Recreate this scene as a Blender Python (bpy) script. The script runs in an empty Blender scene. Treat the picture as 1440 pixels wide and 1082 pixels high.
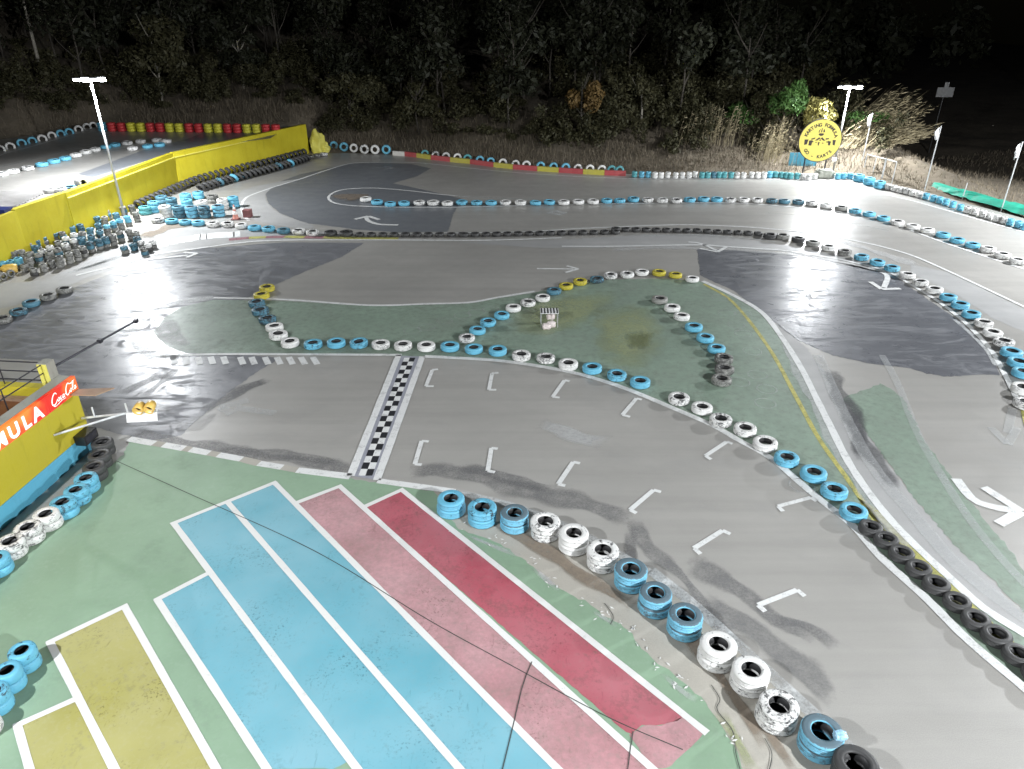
import bpy, bmesh, math, random
from mathutils import Vector, Matrix
from mathutils.geometry import tessellate_polygon
random.seed(11)
PI = math.pi
scene = bpy.context.scene
COL = scene.collection

# ------------------------------------------------------------------ camera, world, exposure
CAM_H, FOC, CX, CY, YH = 10.4, 1020.0, 720.0, 541.0, 5.0      # drone height, focal length and centre in photo pixels
PITCH = math.atan((CY - YH) / FOC); CP, SP = math.cos(PITCH), math.sin(PITCH)
cam_d = bpy.data.cameras.new('camera'); cam = bpy.data.objects.new('camera', cam_d); COL.objects.link(cam)
cam.location = (0, 0, CAM_H); cam.rotation_euler = (PI / 2 - PITCH, 0, 0)
cam_d.sensor_width = 36; cam_d.lens = 36 * FOC / 1440; cam_d.clip_end = 2000; cam_d.clip_start = .1
scene.camera = cam
world = bpy.data.worlds.new('World'); scene.world = world; world.use_nodes = True
wn = world.node_tree.nodes; sky = wn.new('ShaderNodeTexSky'); sky.sky_type = 'NISHITA'; sky.sun_disc = False
sky.sun_elevation = math.radians(18); sky.sun_rotation = math.radians(140)
world.node_tree.links.new(sky.outputs[0], wn['Background'].inputs[0]); wn['Background'].inputs[1].default_value = .0006
vs = scene.view_settings; vs.view_transform = 'Standard'; vs.look = 'None'; vs.exposure = 0.0; vs.gamma = 1
scene.cycles.use_denoising = True
scene.cycles.max_bounces = 5; scene.cycles.diffuse_bounces = 2; scene.cycles.glossy_bounces = 2
scene.cycles.transparent_max_bounces = 12; scene.cycles.sample_clamp_indirect = 4.0
# floodlight masts: x, y, height, arm heading, watts per mast
# (last pair: how far the beam leans, metres sideways and away per metre down)
MASTS = dict(left=(-21.25, 39.5, 7.0, .25, 11500, (.15, -.15), 166), right=(22.3, 51.5, 5.5, -.2, 11000, (-.3, -.9), 158),
             near_right=(18.0, -8.0, 14.0, .9, 68000, (-.3, .7), 146), near_left=(-14.0, -1.0, 15.0, -.8, 25000, (.35, .7), 142),
             side_right=(36.0, 30.0, 11.0, 1.4, 60000, (-1.0, .0), 138))

# ------------------------------------------------------------------ helpers: pixels to places
def ray(px, py):
    x = (px - CX) / FOC; y = -(py - CY) / FOC
    return Vector((x, CP + y * SP, -SP + y * CP))
def G(px, py, z=0.0):
    d = ray(px, py); t = (z - CAM_H) / d.z
    return Vector((d.x * t, d.y * t, z))
def AY(px, py, Y):
    d = ray(px, py); t = Y / d.y
    return Vector((d.x * t, Y, CAM_H + d.z * t))
def spline(P, n=6, closed=False):
    P = [Vector(p) for p in P]
    if len(P) < 3: return P
    out = []; N = len(P); rng = range(N if closed else N - 1)
    for i in rng:
        p1, p2 = P[i], P[(i + 1) % N]
        p0 = P[i - 1] if (closed or i > 0) else p1 * 2 - p2
        p3 = P[(i + 2) % N] if (closed or i + 2 < N) else p2 * 2 - p1
        for k in range(n):
            t = k / n
            out.append(.5 * ((2 * p1) + (p2 - p0) * t + (2 * p0 - 5 * p1 + 4 * p2 - p3) * t * t + (3 * p1 - p0 - 3 * p2 + p3) * t ** 3))
    if not closed: out.append(P[-1])
    return out
def resample(P, step):
    L = [0]
    for a, b in zip(P, P[1:]): L.append(L[-1] + (b - a).length)
    n = max(1, round(L[-1] / step)); out = []; j = 0
    for i in range(n + 1):
        s = L[-1] * i / n
        while j < len(L) - 2 and L[j + 1] < s: j += 1
        d = L[j + 1] - L[j]
        out.append(P[j].lerp(P[j + 1], (s - L[j]) / d if d > 1e-9 else 0))
    return out

# ------------------------------------------------------------------ helpers: meshes and objects
def tag(o, label=None, cat=None, group=None, kind=None):
    if label: o['label'] = label
    if cat: o['category'] = cat
    if group: o['group'] = group
    if kind: o['kind'] = kind
    return o
def empty(name, loc=(0, 0, 0), rz=0, parent=None):
    o = bpy.data.objects.new(name, None); COL.objects.link(o); o.location = loc; o.rotation_euler = (0, 0, rz)
    o.empty_display_size = .1
    if parent: o.parent = parent
    return o
def link(name, me, mat=None, parent=None, smooth=False):
    if mat is not None and not me.materials: me.materials.append(mat)
    if smooth: me.polygons.foreach_set('use_smooth', [True] * len(me.polygons))
    o = bpy.data.objects.new(name, me); COL.objects.link(o)
    if parent: o.parent = parent
    return o
class MB:
    def __init__(s): s.v = []; s.f = []; s.m = []
    def add(s, vs_, fs, mi=0):
        k = len(s.v); s.v += [tuple(p) for p in vs_]
        for f in fs: s.f.append([i + k for i in f]); s.m.append(mi)
        return s
    def box(s, c, d, rz=0, M=None, mi=0):
        x, y, z = d[0] / 2, d[1] / 2, d[2] / 2
        P = [Vector((a * x, b * y, e * z)) for e in (-1, 1) for a, b in ((-1, -1), (1, -1), (1, 1), (-1, 1))]
        R = M if M is not None else Matrix.Rotation(rz, 3, 'Z')
        return s.add([R @ p + Vector(c) for p in P], [(3, 2, 1, 0), (4, 5, 6, 7), (0, 1, 5, 4), (1, 2, 6, 5), (2, 3, 7, 6), (3, 0, 4, 7)], mi)
    def tube(s, P, r, n=8, mi=0, r2=None, cap=True):
        P = [Vector(p) for p in P]; k = len(P); V = []; Fs = []
        for i, p in enumerate(P):
            t = (P[min(i + 1, k - 1)] - P[max(i - 1, 0)]).normalized()
            a = t.cross(Vector((0, 0, 1)) if abs(t.z) < .95 else Vector((1, 0, 0))).normalized(); b = t.cross(a)
            rr = r if r2 is None else r + (r2 - r) * i / (k - 1)
            V += [p + (a * math.cos(2 * PI * j / n) + b * math.sin(2 * PI * j / n)) * rr for j in range(n)]
        for i in range(k - 1):
            for j in range(n):
                Fs.append((i * n + j, i * n + (j + 1) % n, (i + 1) * n + (j + 1) % n, (i + 1) * n + j))
        if cap: Fs += [tuple(range(n))[::-1], tuple(range((k - 1) * n, k * n))]
        return s.add(V, Fs, mi)
    def lathe(s, prof, seg=24, M=None, closed=False, mi=0, fm=None):
        k = len(prof); V = []
        for j in range(seg):
            a = 2 * PI * j / seg
            for r, z in prof:
                p = Vector((r * math.cos(a), r * math.sin(a), z)); V.append(M @ p if M is not None else p)
        base = len(s.v); s.v += [tuple(p) for p in V]
        for j in range(seg):
            for i in range(k if closed else k - 1):
                i2 = (i + 1) % k; j2 = (j + 1) % seg
                s.f.append([base + j * k + i, base + j2 * k + i, base + j2 * k + i2, base + j * k + i2]); s.m.append(fm[i] if fm else mi)
        return s
    def mesh(s, name, mats=()):
        me = bpy.data.meshes.new(name); me.from_pydata(s.v, [], s.f)
        for m in mats: me.materials.append(m)
        if mats and len(mats) > 1: me.polygons.foreach_set('material_index', s.m)
        me.update(); return me
    def build(s, name, mat, parent=None, smooth=False):
        mats = mat if isinstance(mat, (list, tuple)) else [mat]
        return link(name, s.mesh(name, mats), None, parent, smooth)
def flat(name, pts, z, mat, parent, jit=0.0, closed_spline=0):
    P = [Vector((p[0], p[1], 0)) for p in pts]
    if closed_spline: P = spline(P, closed_spline, True)
    if jit:
        Q = resample(P + [P[0]], .12)[:-1] if len(P) < 900 else P
        P = [p + Vector((random.uniform(-jit, jit), random.uniform(-jit, jit), 0)) for p in Q]
    tris = tessellate_polygon([P])
    me = bpy.data.meshes.new(name); V = [(p.x, p.y, z) for p in P]
    F = []
    for t in tris:
        a, b, c = (P[i] for i in t)
        F.append(t if (b - a).cross(c - a).z > 0 else (t[0], t[2], t[1]))
    me.from_pydata(V, [], F); me.update()
    return link(name, me, mat, parent)
def strip_mb(mb, P, w, z, step=.3, w2=None):
    P = resample([Vector((p[0], p[1], 0)) for p in P], step); n = len(P); V = []
    for i, p in enumerate(P):
        t = (P[min(i + 1, n - 1)] - P[max(i - 1, 0)]).normalized(); q = Vector((-t.y, t.x, 0))
        ww = (w if w2 is None else w + (w2 - w) * i / max(1, n - 1)) / 2 * random.uniform(.94, 1.06)
        V += [(p + q * ww).to_tuple()[:2] + (z,), (p - q * ww).to_tuple()[:2] + (z,)]
    mb.add(V, [(2 * i + 1, 2 * i + 3, 2 * i + 2, 2 * i) for i in range(n - 1)])
def px_line(name, px, w, z, mat, parent, n=8, step=.3, w2=None):
    mb = MB(); P = [G(*q) for q in px]
    strip_mb(mb, spline(P, n) if len(P) > 2 else P, w, z, step, w2)
    return mb.build(name, mat, parent)
def stain(name, px, z, mat, parent, inner=.55):
    """soft-edged blotch: vertex attribute 'edge' runs from 0 at the rim to 1 inside"""
    P = spline([G(*q) for q in px], 5, True); c = sum(P, Vector()) / len(P); n = len(P)
    V = [(p.x, p.y, z) for p in P] + [tuple((c.lerp(p, inner)).to_tuple()[:2]) + (z,) for p in P] + [(c.x, c.y, z)]
    F = []
    for i in range(n):
        j = (i + 1) % n
        F += [(i, j, n + j, n + i), (n + i, n + j, 2 * n)]
    me = bpy.data.meshes.new(name); me.from_pydata(V, [], F)
    at = me.attributes.new('edge', 'FLOAT', 'POINT'); at.data.foreach_set('value', [0.0] * n + [1.0] * (n + 1))
    me.update()
    if me.polygons and me.polygons[0].normal.z < 0: me.flip_normals()
    return link(name, me, mat, parent)

# ------------------------------------------------------------------ materials
class NT:
    def __init__(s, name):
        s.m = bpy.data.materials.new(name); s.m.use_nodes = True; s.t = s.m.node_tree; s.n = s.t.nodes; s.l = s.t.links
        s.b = s.n['Principled BSDF']; s.out = s.n['Material Output']
    def new(s, k, **kw):
        x = s.n.new(k)
        for a, v in kw.items(): setattr(x, a, v)
        return x
    def pos(s): return s.new('ShaderNodeNewGeometry').outputs['Position']
    def obj(s): return s.new('ShaderNodeTexCoord').outputs['Object']
    def rnd(s): return s.new('ShaderNodeObjectInfo').outputs['Random']
    def mapv(s, v, scale=(1, 1, 1), rot=0, loc=(0, 0, 0)):
        m = s.new('ShaderNodeMapping'); s.l.new(v, m.inputs[0])
        m.inputs['Scale'].default_value = scale; m.inputs['Rotation'].default_value = (0, 0, rot); m.inputs['Location'].default_value = loc
        return m.outputs[0]
    def noise(s, v, scale, detail=4, rough=.55, dist=0):
        x = s.new('ShaderNodeTexNoise'); s.l.new(v, x.inputs['Vector'])
        x.inputs['Scale'].default_value = scale; x.inputs['Detail'].default_value = detail
        x.inputs['Roughness'].default_value = rough; x.inputs['Distortion'].default_value = dist
        return x.outputs[0]
    def ramp(s, v, a, b, lo=0., hi=1.):
        x = s.new('ShaderNodeMapRange'); s.l.new(v, x.inputs[0]); x.clamp = True
        for i, q in enumerate((a, b, lo, hi)): x.inputs[i + 1].default_value = q
        return x.outputs[0]
    def math(s, op, a, b=0.):
        x = s.new('ShaderNodeMath', operation=op)
        for i, q in enumerate((a, b)):
            if isinstance(q, (int, float)): x.inputs[i].default_value = q
            else: s.l.new(q, x.inputs[i])
        return x.outputs[0]
    def mix(s, f, a, b, blend='MIX'):
        x = s.new('ShaderNodeMix', data_type='RGBA', blend_type=blend)
        for i, q in ((0, f), (6, a), (7, b)):
            if isinstance(q, (int, float)): x.inputs[i].default_value = q
            elif isinstance(q, (tuple, list)): x.inputs[i].default_value = (*q[:3], 1)
            else: s.l.new(q, x.inputs[i])
        return x.outputs[2]
    def set(s, k, v):
        i = s.b.inputs[k]
        if isinstance(v, (int, float)): i.default_value = v
        elif isinstance(v, (tuple, list)): i.default_value = (*v[:3], 1)
        else: s.l.new(v, i)
        return s
    def bump(s, h, strength=.3, dist=.01):
        x = s.new('ShaderNodeBump'); x.inputs['Strength'].default_value = strength; x.inputs['Distance'].default_value = dist
        s.l.new(h, x.inputs['Height']); s.l.new(x.outputs[0], s.b.inputs['Normal']); return s
    def alpha(s, f):
        t = s.new('ShaderNodeBsdfTransparent'); m = s.new('ShaderNodeMixShader')
        s.l.new(f, m.inputs[0]); s.l.new(t.outputs[0], m.inputs[1]); s.l.new(s.b.outputs[0], m.inputs[2])
        s.l.new(m.outputs[0], s.out.inputs[0]); return s

def plain(name, c, rough=.6, metal=0., var=.12, scale=6.):
    n = NT(name); v = n.noise(n.obj(), scale, 5)
    n.set('Base Color', n.mix(n.ramp(v, .3, .7), [k * (1 - var) for k in c], [min(1, k * (1 + var)) for k in c]))
    n.set('Roughness', n.ramp(v, .3, .7, max(.05, rough - .08), min(1, rough + .08))); n.set('Metallic', metal)
    return n.m
def asphalt(name, c, rough=(.5, .62), streak=0., rot=0., scratch=0., blot=.12, spec=.4):
    n = NT(name); P = n.pos()
    big = n.noise(P, .16, 4, .6); mid = n.noise(P, 1.3, 5, .65); fine = n.noise(P, 55, 2, .6)
    col = n.mix(n.ramp(big, .3, .7), [k * (1 - blot) for k in c], [k * (1 + blot) for k in c])
    col = n.mix(n.ramp(mid, .35, .75, 0, .26), col, [k * .7 for k in c])
    pt = n.noise(n.mapv(P, (.7, 1.2, 1), .6), .75, 6, .68, .8); col = n.mix(n.ramp(pt, .52, .62, 0, .2), col, [c[0] * .72, c[1] * .73, c[2] * .77])
    dk = n.noise(P, 4.5, 4, .7); col = n.mix(n.ramp(dk, .66, .74, 0, .3), col, [k * .5 for k in c])
    st = n.noise(n.mapv(P, (.05, 1.1, 1), rot), 1.6, 5, .6)
    col = n.mix(n.ramp(st, .42, .75, 0, streak), col, [k * .55 for k in c])
    col = n.mix(n.ramp(fine, .3, .75, 0, .35), col, [min(1, k * 1.35) for k in c])
    n.set('Base Color', col)
    r = n.ramp(mid, .3, .7, rough[0], rough[1])
    if scratch:
        sc = n.noise(n.mapv(P, (.45, 1.5, 1), rot + .5), 1.1, 8, .74, 1.4)
        sc2 = n.noise(n.mapv(P, (1.0, .3, 1), rot - .25), 1.3, 7, .76, 1.2)
        k = n.math('MAXIMUM', n.ramp(sc, .5, .62), n.ramp(sc2, .56, .66))
        r = n.math('ADD', r, n.math('MULTIPLY', k, scratch))
    n.set('Roughness', r); n.set('Specular IOR Level', spec)
    n.bump(fine, .25, .006); return n.m
def paint(name, c, wear=.35, rough=.55, scale=2.5, grime=.25, under=None, soft=.12, stainc=None, edge=False, ramp_hi=1.0, spec=.4, specks=0.):
    """paint on the ground; worn through (transparent) where a noise is high"""
    n = NT(name); P = n.pos()
    a = n.noise(P, scale, 6, .68); b = n.noise(P, scale * 9, 4, .7); g = n.noise(P, .55, 5, .6, .3)
    col = n.mix(n.ramp(g, .35, .7, 0, grime), c, [k * .7 for k in c])
    col = n.mix(n.ramp(b, .5, .75, 0, grime), col, stainc or [k * .6 + .05 for k in c])
    if specks:
        sp = n.noise(P, 22, 3, .6); cl = n.noise(n.mapv(P, (1, 1, 1), .8), 1.0, 4, .65); big = n.noise(P, .5, 3, .5)
        col = n.mix(n.ramp(big, .35, .68, 0, .6), col, [k * .8 + .16 for k in c])
        col = n.mix(n.math('MULTIPLY', n.ramp(sp, .56, .68), n.ramp(cl, .48, .68, 0, specks)), col, [k * .3 for k in c])
        lg = n.noise(n.mapv(P, (3, .5, 1), .9), 3, 5, .7); col = n.mix(n.math('MULTIPLY', n.ramp(lg, .62, .72), specks * .6), col, [k * .45 for k in c])
    n.set('Base Color', col); n.set('Roughness', n.ramp(a, .3, .7, rough - .08, rough + .1)); n.set('Specular IOR Level', spec)
    s = n.math('ADD', n.math('MULTIPLY', a, .6), n.math('MULTIPLY', b, .4))
    t = .72 - .3 * wear
    f = n.ramp(s, t - soft, t + soft, ramp_hi, max(0., ramp_hi - .35 - wear))
    if edge:
        at = n.new('ShaderNodeAttribute', attribute_name='edge')
        e = n.math('ADD', at.outputs['Fac'], n.math('MULTIPLY', n.math('SUBTRACT', a, .5), 1.8))
        f = n.math('MULTIPLY', f, n.ramp(e, .1, .75))
    n.alpha(f); return n.m
def tyre_paint(name, c, wear=.3, topworn=0., rubber=(.035, .036, .038), dirt=.35):
    n = NT(name); O = n.obj(); off = n.new('ShaderNodeVectorMath', operation='ADD'); n.l.new(O, off.inputs[0])
    cx = n.new('ShaderNodeCombineXYZ'); r = n.rnd()
    for i, k in enumerate((37., 91., 53.)): n.l.new(n.math('MULTIPLY', r, k), cx.inputs[i])
    n.l.new(cx.outputs[0], off.inputs[1]); V = off.outputs[0]
    a = n.noise(V, 7, 6, .72); b = n.noise(n.mapv(V, (1, 1, 4)), 16, 5, .7); d = n.noise(V, 2.2, 4, .6)
    s = n.math('ADD', n.math('MULTIPLY', a, .55), n.math('MULTIPLY', b, .45))
    jit = n.math('MULTIPLY', n.math('SUBTRACT', r, .5), .09)
    s = n.math('ADD', s, jit)
    if topworn:
        sep = n.new('ShaderNodeSeparateXYZ'); tc = n.new('ShaderNodeTexCoord'); n.l.new(tc.outputs['Normal'], sep.inputs[0])
        s = n.math('ADD', s, n.math('MULTIPLY', n.ramp(sep.outputs[2], .55, .9), topworn))
    k = n.ramp(s, .64 - .2 * wear, .68 - .16 * wear)
    col = n.mix(n.ramp(d, .35, .75, 0, dirt), c, [q * .62 + .02 for q in c])
    col = n.mix(n.math('MULTIPLY', k, .9), col, rubber)
    n.set('Base Color', col); n.set('Roughness', n.ramp(k, 0, 1, .5, .72)); n.set('Specular IOR Level', .35)
    n.bump(s, .35, .008); return n.m

M = {}
M['asphalt'] = asphalt('asphalt_aged', (.365, .355, .333), (.31, .46), .42, 0, blot=.16, spec=.55)
M['asphalt_dark'] = asphalt('asphalt_newer', (.175, .185, .2), (.32, .46), .25, .1, 0, spec=.5)
M['asphalt_scuffed'] = asphalt('asphalt_scuffed', (.19, .195, .21), (.25, .38), .25, .55, .38, spec=.6)
M['asphalt_scuffed2'] = asphalt('asphalt_scuffed_right', (.15, .155, .17), (.24, .36), .3, -.7, .38, spec=.6)
M['concrete'] = asphalt('concrete_worn', (.4, .38, .335), (.6, .75), .15, 0, blot=.2)
M['apron'] = asphalt('apron_grey', (.37, .37, .365), (.45, .6), .3, .3, blot=.15)
M['white'] = paint('white_road_paint', (.74, .75, .74), .3, .5, 3.0, .2)
M['white_worn'] = paint('white_road_paint_worn', (.66, .68, .68), .75, .5, 2.2, .3, soft=.2)
M['white_ghost'] = paint('white_road_paint_ghost', (.6, .62, .62), .6, .55, 2.4, .3, soft=.25, ramp_hi=.5)
M['bay_white'] = paint('bay_line_paint', (.74, .74, .72), .12, .55, 5.0, .18)
M['yellow_line'] = paint('yellow_line_paint', (.52, .48, .14), .5, .55, 3, .25)
M['green'] = paint('forecourt_green', (.27, .395, .275), .05, .5, .8, .5, stainc=(.32, .43, .33), soft=.2)
M['green_track'] = paint('infield_green', (.29, .385, .305), .42, .5, .5, .5, stainc=(.2, .22, .18), soft=.28)
M['yellow_green'] = paint('infield_lime', (.4, .44, .24), .7, .5, .9, .4, soft=.3, edge=True)
M['blue_bay'] = paint('bay_blue', (.15, .41, .5), .1, .5, 1.2, .42, stainc=(.2, .36, .42), specks=.8)
M['pink_bay'] = paint('bay_faded_red', (.52, .27, .29), .3, .55, 1.1, .55, stainc=(.42, .33, .31), soft=.25, specks=.8)
M['red_bay'] = paint('bay_red', (.42, .095, .125), .3, .5, 1.5, .55, stainc=(.36, .17, .17), specks=.8)
M['yellow_bay'] = paint('bay_yellow', (.39, .365, .115), .2, .52, 1.2, .5, stainc=(.44, .42, .26), specks=.8)
M['finish_grey'] = paint('finish_line_grey', (.33, .34, .39), .2, .5, 2, .25)
M['check_black'] = paint('check_black', (.02, .021, .025), .2, .5, 5, .3)
M['smear'] = paint('dark_smear', (.21, .21, .212), .85, .5, 2.2, .3, soft=.25, edge=True)
M['smear_black'] = paint('rubber_smear', (.12, .122, .128), .5, .45, 1.4, .3, soft=.25, edge=True, ramp_hi=.8)
M['pale'] = paint('pale_smear', (.62, .63, .63), .55, .5, .9, .3, soft=.3, edge=True, ramp_hi=.75)
M['brown_smear'] = paint('brown_smear', (.27, .22, .17), .5, .7, 1.2, .4, soft=.3, edge=True)
M['joint'] = plain('joint_gap', (.05, .055, .05), .9)
M['kerb_red'] = paint('kerb_red', (.34, .17, .19), .4, .55, 2, .3)
M['kerb_yellow'] = paint('kerb_yellow', (.48, .46, .14), .45, .55, 2, .3)
BLUE = (.13, .45, .68)
M['t_w'] = tyre_paint('tyre_white', (.74, .74, .72), .55)
M['t_b'] = tyre_paint('tyre_blue', (.14, .45, .62), .42)
M['t_d'] = tyre_paint('tyre_blue_worn', (.09, .23, .31), .68)
M['t_y'] = tyre_paint('tyre_yellow', (.5, .43, .05), .45)
M['t_r'] = tyre_paint('tyre_red', (.55, .045, .05), .15)
M['t_Y'] = tyre_paint('tyre_bright_yellow', (.66, .62, .06), .2)
M['t_k'] = tyre_paint('tyre_black', (.058, .058, .058), .3, dirt=.5, rubber=(.045, .045, .046))
M['t_g'] = tyre_paint('tyre_grey', (.3, .3, .28), .8, dirt=.6, rubber=(.06, .06, .058))
M['t_n'] = tyre_paint('tyre_blue_rubbed_top', (.17, .48, .66), .45, topworn=.22, rubber=(.1, .125, .14))
M['t_t'] = tyre_paint('tyre_teal', (.1, .35, .38), .35)
M['rubber_in'] = plain('tyre_inside', (.02, .02, .021), .55)
M['white_wall'] = plain('pale_metal', (.7, .72, .74), .4, .2)
M['galv'] = plain('galvanised', (.55, .56, .57), .42, .6)
M['steel_dark'] = plain('dark_steel', (.045, .045, .055), .45, .4)
M['yellow_wall'] = None
def wallpaint(name, c, c2):
    n = NT(name); P = n.pos(); a = n.noise(P, .9, 6, .6); b = n.noise(n.mapv(P, (3, 3, .5)), 1.5, 5, .65); f = n.noise(P, 14, 5, .6)
    col = n.mix(n.ramp(a, .35, .7), c, c2); col = n.mix(n.ramp(b, .55, .8, 0, .45), col, [k * .5 for k in c])
    n.set('Base Color', col); n.set('Roughness', n.ramp(f, .3, .7, .55, .75)); n.bump(f, .3, .01); return n.m
M['yellow_wall'] = wallpaint('yellow_masonry_paint', (.52, .43, .012), (.6, .52, .025))
M['yellow_lip'] = wallpaint('yellow_lip_paint', (.7, .64, .1), (.72, .68, .18))
M['yellow_bld'] = wallpaint('building_yellow', (.5, .42, .02), (.47, .4, .03))
M['blue_bld'] = wallpaint('building_blue', (.1, .4, .56), (.12, .43, .6))
M['coping'] = wallpaint('coping_concrete', (.3, .3, .26), (.36, .35, .3))
M['brown_floor'] = wallpaint('terrace_floor', (.2, .075, .03), (.26, .11, .05))
M['wood'] = wallpaint('brown_panel', (.3, .19, .12), (.36, .25, .17))
M['board_white'] = plain('white_board', (.8, .8, .8), .5)
M['amber'] = plain('amber_hood', (.75, .5, .12), .4)
M['black'] = plain('black_plastic', (.02, .02, .02), .4)
M['sign_yellow'] = plain('sign_yellow', (.72, .6, .13), .35, 0, .06, 2)
M['sign_ink'] = plain('sign_ink', (.03, .02, .015), .5)
M['cone'] = plain('faded_cone', (.6, .25, .2), .55)
M['cone_white'] = plain('cone_collar', (.75, .7, .68), .5)
M['cone_base'] = plain('cone_base', (.2, .08, .08), .7)
M['bag'] = plain('pale_bag', (.68, .6, .58), .8)
M['flag'] = plain('ragged_flag', (.75, .75, .76), .8)
M['green_net'] = plain('green_sheeting', (.02, .28, .19), .6, 0, .3, 1.5)
M['blue_panel'] = plain('blue_panel', (.05, .22, .3), .6)
M['tarp'] = plain('grey_tarp', (.25, .26, .22), .7, 0, .4, 3)
M['ribbed'] = plain('ribbed_sheet', (.42, .41, .4), .5, .2, .2, .8)
M['blue_box'] = plain('navy_plastic', (.02, .035, .16), .45)
M['bark'] = plain('bark', (.06, .052, .042), .9, 0, .4, 9)
M['bark_pale'] = plain('bark_pale', (.26, .24, .2), .9, 0, .3, 9)
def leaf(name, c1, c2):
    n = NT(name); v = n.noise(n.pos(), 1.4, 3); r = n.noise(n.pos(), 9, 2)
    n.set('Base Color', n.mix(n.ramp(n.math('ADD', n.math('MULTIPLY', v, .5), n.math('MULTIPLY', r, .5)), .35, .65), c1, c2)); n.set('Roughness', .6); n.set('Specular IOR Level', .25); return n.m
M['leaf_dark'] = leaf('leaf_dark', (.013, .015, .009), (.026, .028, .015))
M['leaf_olive'] = leaf('leaf_olive', (.036, .037, .018), (.066, .06, .03))
M['leaf_green'] = leaf('leaf_green', (.05, .12, .03), (.1, .19, .05))
M['leaf_yellow'] = leaf('leaf_yellow', (.3, .27, .08), (.42, .38, .14))
M['leaf_rust'] = leaf('leaf_rust', (.11, .07, .025), (.17, .11, .04))
M['reed'] = leaf('dry_reed', (.2, .17, .1), (.32, .27, .17))
M['dry_grass'] = leaf('dry_grass', (.11, .092, .065), (.21, .175, .125))
def soil():
    n = NT('bank_soil'); P = n.pos(); a = n.noise(P, .35, 6, .65); b = n.noise(P, 3, 5, .65)
    col = n.mix(n.ramp(a, .35, .65), (.1, .082, .06), (.18, .15, .11)); col = n.mix(n.ramp(b, .5, .8, 0, .6), col, (.05, .055, .03))
    n.set('Base Color', col); n.set('Roughness', .95); n.bump(b, .8, .08); return n.m
M['soil'] = soil()
def glow(name, c, s):
    n = NT(name); n.set('Base Color', c); n.set('Emission Color', c); n.set('Emission Strength', s); return n.m
M['lamp_glass'] = glow('lit_lamp_glass', (.95, .98, 1), 60)
def lightbox(name, cs, s):
    n = NT(name); v = n.noise(n.mapv(n.obj(), (1.1, 1.1, 1.1)), 1.2, 2); col = n.mix(n.ramp(v, .4, .62), cs[0], cs[1])
    n.set('Base Color', col); n.set('Emission Color', col); n.set('Emission Strength', s); n.set('Roughness', .35); return n.m
M['sign_red'] = lightbox('lit_sign_red', ((.62, .03, .02), (.8, .22, .04)), .55)
M['sign_white'] = glow('lit_sign_letters', (.95, .9, .86), .75)

# ------------------------------------------------------------------ the setting: ground, bank, plateau
BND = [(G(*q).x, G(*q).y) for q in ((436, 217), (545, 216), (640, 230), (800, 243), (960, 249), (1100, 247), (1180, 246), (1290, 268), (1440, 308))]
def yb(x):
    if x <= BND[0][0]: return BND[0][1]
    for (a, b), (c, d) in zip(BND, BND[1:]):
        if x <= c: return b + (d - b) * (x - a) / (c - a)
    a, b = BND[-1]; return b - (x - a) * 1.5
def sstep(a, b, x):
    t = min(1, max(0, (x - a) / (b - a))); return t * t * (3 - 2 * t)
WALL_TOP = [G(*q, 2.15) for q in ((430, 175), (243, 215), (92, 271), (22, 295))]
WALL_TOP.append(Vector((WALL_TOP[-1].x - .3, 24, 2.15)))
def wall_x(y):
    P = WALL_TOP
    for a, b in zip(P, P[1:]):
        if b.y <= y <= a.y: return a.x + (b.x - a.x) * (y - a.y) / (b.y - a.y)
    return P[0].x if y > P[0].y else P[-1].x
PLAT_Z = 1.9
def plat_far(x):          # far edge of the upper track
    return 59.6 if x > -31.5 else 59.6 - (-31.5 - x) * 1.25
def hgt(x, y):
    n = .25 * math.sin(x * .31 + 1.3) * math.sin(y * .23) + .12 * math.sin(x * .9 + y * .7)
    wx = wall_x(y)
    if x < wx - .2 and y < plat_far(x) - .2: return PLAT_Z - .1 if (x < wx - 4.5) else -.08
    if x >= wx - .3 and y < WALL_TOP[0].y + .6 and y < yb(x) + .4: return -.08
    if y < 24: return -.08
    k = sstep(-15.2, -17.4, x)                     # 1 on the plateau's side
    d = y - (yb(x) * (1 - k) + plat_far(x) * k) - .5
    base = -.08 * (1 - k) + (PLAT_Z - .1) * k
    if d <= 0: return base
    r = min(d, 7) * .36 + max(0, min(d - 7, 40)) * .2
    r *= 1 - sstep(23.5, 31, x)
    return base + r + n * min(1, d / 4) - .25 * sstep(23, 26, x) * min(1, d)
def terrain():
    xs = [-150, -110, -80, -60] + [-50 + .8 * i for i in range(113)] + [42, 46, 55, 70, 100, 150]
    ys = [-60, -20, 0, 15, 24] + [28 + .8 * i for i in range(65)] + [82, 86, 92, 100, 115, 140, 200, 400]
    V = [(x, y, hgt(x, y)) for y in ys for x in xs]; nx = len(xs)
    F = [(j * nx + i, j * nx + i + 1, (j + 1) * nx + i + 1, (j + 1) * nx + i) for j in range(len(ys) - 1) for i in range(nx - 1)]
    me = bpy.data.meshes.new('terrain'); me.from_pydata(V, [], F); me.update()
    return tag(link('terrain', me, M['soil'], None, True), 'dark soil bank and field around the kart track', kind='structure')
terrain()
track = tag(flat('race_track', [(-22, 20), (-24, 8), (-16, -8), (26, -8), (34, 22), (30, 36)] + [(x, y + .25) for x, y in BND[::-1]] + [(WALL_TOP[0].x + .1, WALL_TOP[0].y), (WALL_TOP[1].x + .1, WALL_TOP[1].y), (WALL_TOP[2].x + .1, WALL_TOP[2].y)], 0, M['asphalt'], None),
            'grey asphalt kart track', kind='structure')
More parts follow.
